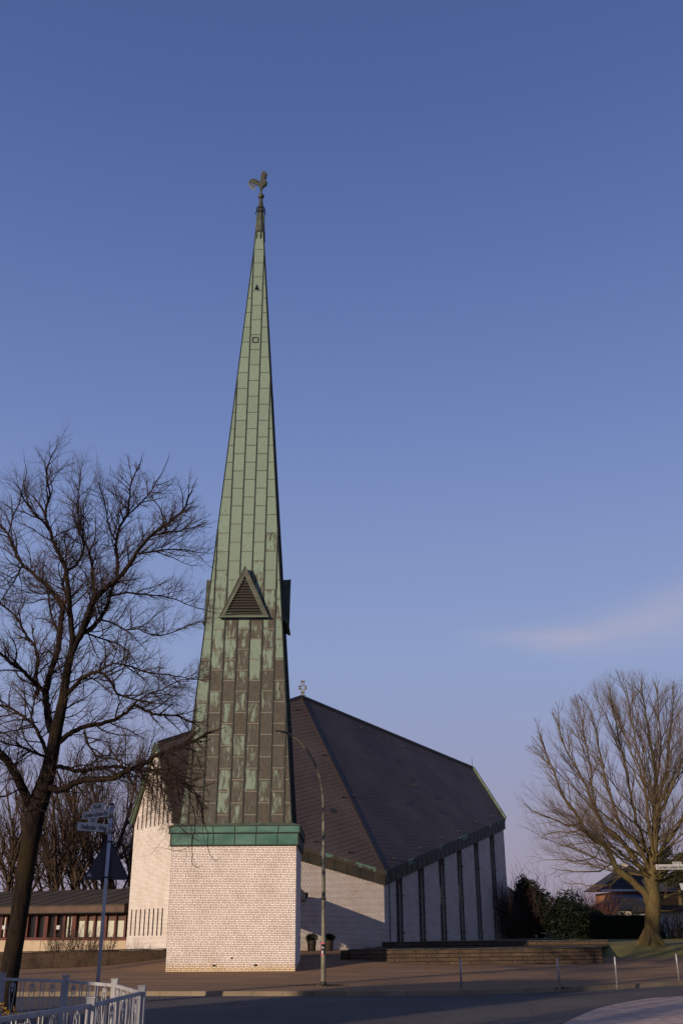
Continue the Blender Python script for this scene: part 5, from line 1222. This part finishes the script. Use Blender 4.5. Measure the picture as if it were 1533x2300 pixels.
# ------------------------------------------------------------------ houses beyond the lawn on the right
def house_right():
    Y = 128.; x0, x1 = P(1352, 2000, Y).x, P(1476, 2000, Y).x; ze = P(1410, 1998, Y).z; cx = (x0 + x1) / 2
    t = empty('brick_house', (cx, Y, 0), label='orange brick house with dark hipped tile roof seen through the big bare tree', cat='house')
    m = MB(); hx = (x1 - x0) / 2 - .3; m.box((-hx + .9, 0, 0), (hx, 9, ze - .25)); m.build('wall', M['orange'], t)
    m = MB(); hx2 = (x1 - x0) / 2; zr = P(1405, 1944, Y + 4).z; r0 = P(1397, 1950, Y + 4).x - cx; r1 = P(1412, 1950, Y + 4).x - cx
    m.add([(-hx2 - .3, -.5, ze), (hx2 + .3, -.5, ze), (hx2 + .3, 9.5, ze), (-hx2 - .3, 9.5, ze), (r0, 4.5, zr), (r1 + .6, 4.5, zr)], [(0, 1, 5, 4), (1, 2, 5), (2, 3, 4, 5), (3, 0, 4), (0, 3, 2, 1)])
    rf = m.build('roof', M['tiles'], t, uv=True)
    m = MB(); m.box((-hx2 - .3, -.62, ze - .22), (hx2 + .3, -.5, ze + .02)); m.build('gutter', M['white_wall'], t)
    m = MB(); m.box((r0 - .1, 4.0, zr - .6), (r0 + .6, 4.6, zr + .15)); m.box((r0 - .2, 3.9, zr + .15), (r0 + .7, 4.7, zr + .24)); m.build('chimney', M['plaster'], rf)
    m = MB(); zc0, zc1 = P(1400, 2017, Y - 3).z, P(1400, 2008, Y).z; xa, xb = P(1362, 2010, Y).x - cx, P(1450, 2010, Y).x - cx
    m.poly([(xa, -3, zc0), (xb, -3, zc0), (xb, -.02, zc1), (xa, -.02, zc1)]); m.poly([(xa, -3, 0), (xb, -3, 0), (xb, -3, zc0), (xa, -3, zc0)]); c = m.build('conservatory', M['cons_glass'], t)
    m = MB()
    for i in range(9): x = xa + (xb - xa) * i / 8; m.bar((x, -3.0, zc0 + .03), (x, -.03, zc1 + .03), .07, .06)
    m.build('glazing_bars', M['metal_dark'], c)
    # small garage with tiled roof in front
    Y2 = 112.; g0, g1 = P(1340, 2045, Y2).x, P(1462, 2045, Y2).x; ze2 = P(1400, 2044, Y2).z; zr2 = P(1400, 2016, Y2 + 4).z; c2 = (g0 + g1) / 2; h2 = (g1 - g0) / 2
    t = empty('garage', (c2, Y2, 0), label='low garage with dark tiled roof in front of the orange brick house', cat='garage')
    m = MB(); m.box((-h2 + .3, 0, 0), (h2 - .3, 7, ze2)); m.build('wall', M['plaster'], t)
    m = MB(); m.add([(-h2, -.5, ze2), (h2, -.5, ze2), (h2, 7.5, ze2), (-h2, 7.5, ze2), (-h2 + 2.5, 3.5, zr2), (h2 - .5, 3.5, zr2)], [(0, 1, 5, 4), (1, 2, 5), (2, 3, 4, 5), (3, 0, 4), (0, 3, 2, 1)]); m.build('roof', M['tiles'], t, uv=True)
    # white walled bungalow at the right edge
    Y3 = 104.; a, b_ = P(1478, 2070, Y3).x, P(1690, 2070, Y3).x; zt = P(1505, 2047, Y3).z; zb = P(1505, 2030, Y3 - 1).z
    t = empty('bungalow', ((a + b_) / 2, Y3, 0), label='white rendered bungalow with dark eaves at the right edge behind the trunk', cat='house'); h3 = (b_ - a) / 2
    m = MB(); m.box((-h3, 0, 0), (h3, 9, zt)); m.build('wall', M['white_wall'], t)
    m = MB(); m.box((-h3 - .5, -.8, zt), (h3 + .5, 9.5, zt + .55)); m.build('dark_eaves', M['metal_dark'], t)
    zr3 = P(1500, 1976, Y3 + 12).z
    t2 = empty('tiled_house', (P(1560, 2000, 122).x, 122, 0), label='house with grey-brown tiled roof above the white bungalow at right', cat='house'); h4 = P(1560, 2000, 122).x - P(1466, 2000, 122).x
    z0, z1 = P(1500, 2003, 122).z, P(1500, 1974, 127).z
    m = MB(); m.box((-h4 + .4, 0, 0), (h4, 10, z0)); m.build('wall', M['oakbark'], t2)
    m = MB(); m.add([(-h4, -.6, z0), (h4, -.6, z0), (h4, 5, z1), (-h4 + .3, 5, z1), (-h4, 10.6, z0), (h4, 10.6, z0)], [(0, 1, 2, 3), (3, 2, 5, 4), (0, 3, 4), (1, 5, 2), (0, 4, 5, 1)]); m.build('roof', M['tiles2'], t2, uv=True)
    # dark roof showing between nave and shrubs
    Y4 = 130.; x0, x1 = P(1100, 1985, Y4).x, P(1165, 1985, Y4).x; z = P(1150, 1986, Y4).z
    t = empty('far_house', ((x0 + x1) / 2, Y4, 0), label='dark roofed house just visible between nave wall and shrubs', cat='house'); hh = (x1 - x0) / 2
    m = MB(); m.box((-hh, 0, 0), (hh, 8, z - 1.5)); m.build('wall', M['oakbark'], t)
    m = MB(); m.add([(-hh - .4, -.4, z - 1.5), (hh + .4, -.4, z - 1.5), (hh + .4, 8.4, z - 1.5), (-hh - .4, 8.4, z - 1.5), (-hh, 4, z), (hh - 1, 4, z)], [(0, 1, 5, 4), (1, 2, 5), (2, 3, 4, 5), (3, 0, 4), (0, 3, 2, 1)]); m.build('roof', M['tiles'], t, uv=True)
house_right()
# pine behind the street sign on the right
def pine():
    Y = 118.; c = P(1530, 2060, Y); rnd = random.Random(9); t = empty('pine_tree', (c.x, Y, .6), label='dark green pine crown at the right edge behind the street name plate', cat='tree')
    zt = P(1530, 1903, Y).z - .6; zb = P(1530, 1995, Y).z - .6; m = MB(); m.tube([(0, 0, -.3), (.1, 0, zb), (.2, 0, zt * .9)], [.28, .2, .06], 8)
    for i in range(14): a = rnd.uniform(0, 6.28); z = rnd.uniform(zb, zt * .9); m.tube([(.1, 0, z - .5), (math.cos(a) * 1.2, math.sin(a) * 1.2, z + .1), (math.cos(a) * 2.2, math.sin(a) * 2.2, z + .3)], [.08, .05, .02], 5)
    m.build('trunk', M['beechbark'], t)
    bl = [(rnd.uniform(-2.6, 2.6), rnd.uniform(-2, 2), rnd.uniform(zb + .4, zt - .5), rnd.uniform(.6, 1.1)) for _ in range(16)]
    def sh(r): x, y, z, s = r.choice(bl); d = rdir(r) * s * r.uniform(.5, 1.1); k = max(.25, 1 - abs((z - zb) / (zt - zb) - .35)); return Vector((x * k + d.x, y * k + d.y, z + d.z * .7))
    leaves('crown', 9000, sh, .13, M['pine'], t, rnd=rnd)
pine()

# ------------------------------------------------------------------ houses across the street, behind the photographer (they cast the long evening shadows)
def street_house(x0, x1, y0, y1, he, hr, label):
    c = ((x0 + x1) / 2, (y0 + y1) / 2, 0); t = empty('street_house', c, label=label, cat='house', group='houses behind the photographer'); hx, hy = (x1 - x0) / 2, (y1 - y0) / 2
    m = MB(); m.box((-hx, -hy, -.1), (hx, hy, he)); m.build('wall', M['plaster'], t)
    m = MB(); m.add([(-hx - .3, -hy - .3, he), (hx + .3, -hy - .3, he), (hx + .3, hy + .3, he), (-hx - .3, hy + .3, he), (-hx - .3, 0, hr), (hx + .3, 0, hr)], [(0, 1, 5, 4), (1, 2, 5), (2, 3, 4, 5), (3, 0, 4), (0, 3, 2, 1)]); m.build('roof', M['tiles'], t, uv=True)
    for i in range(3):
        for z in (1.0, 3.8):
            if z + 1.3 > he: continue
            x = -hx + (i + .5) * 2 * hx / 3; m = MB(); m.box((x - .55, hy - .02, z), (x + .55, hy + .03, z + 1.3)); m.build('window', M['glass'], t)
    return t
TA = math.tan(R_(SUN_AZ)); TE = math.tan(R_(SUN_EL)) / math.cos(R_(SUN_AZ))   # drop per metre of Y
def back(x, y, Yb): return x - TA * (y - Yb)
Yb = -8.
xa, xb = back(-.3, 36.4, Yb), back(-4.6, 19.3, Yb - 6)
street_house(xa, xb, Yb - 6, Yb, (36.5 - Yb) * TE, (40.5 - Yb + 4) * TE, 'tall gabled house behind the photographer on the left, nearest the street')

for i, (x, y, k, sc_) in enumerate([(-54.5, -8, 0, 1.18), (-21, 4, 1, .8), (-19.5, -5, 2, .8)]):
    src = protos[k]; t = src.copy(); col.objects.link(t)
    for ch in src.children: c = ch.copy(); col.objects.link(c); c.parent = t
    t.location = (x, y, 0); t.rotation_euler = (0, 0, i * 2.1); t.scale = (sc_,) * 3
    tag(t, ['bare street tree far left of the photographer, outside the picture', 'bare street tree behind the left of the photographer', 'bare street tree nearest behind the photographer', 'bare street tree farther back behind the photographer'][i], 'tree', 'bare street trees behind the photographer')
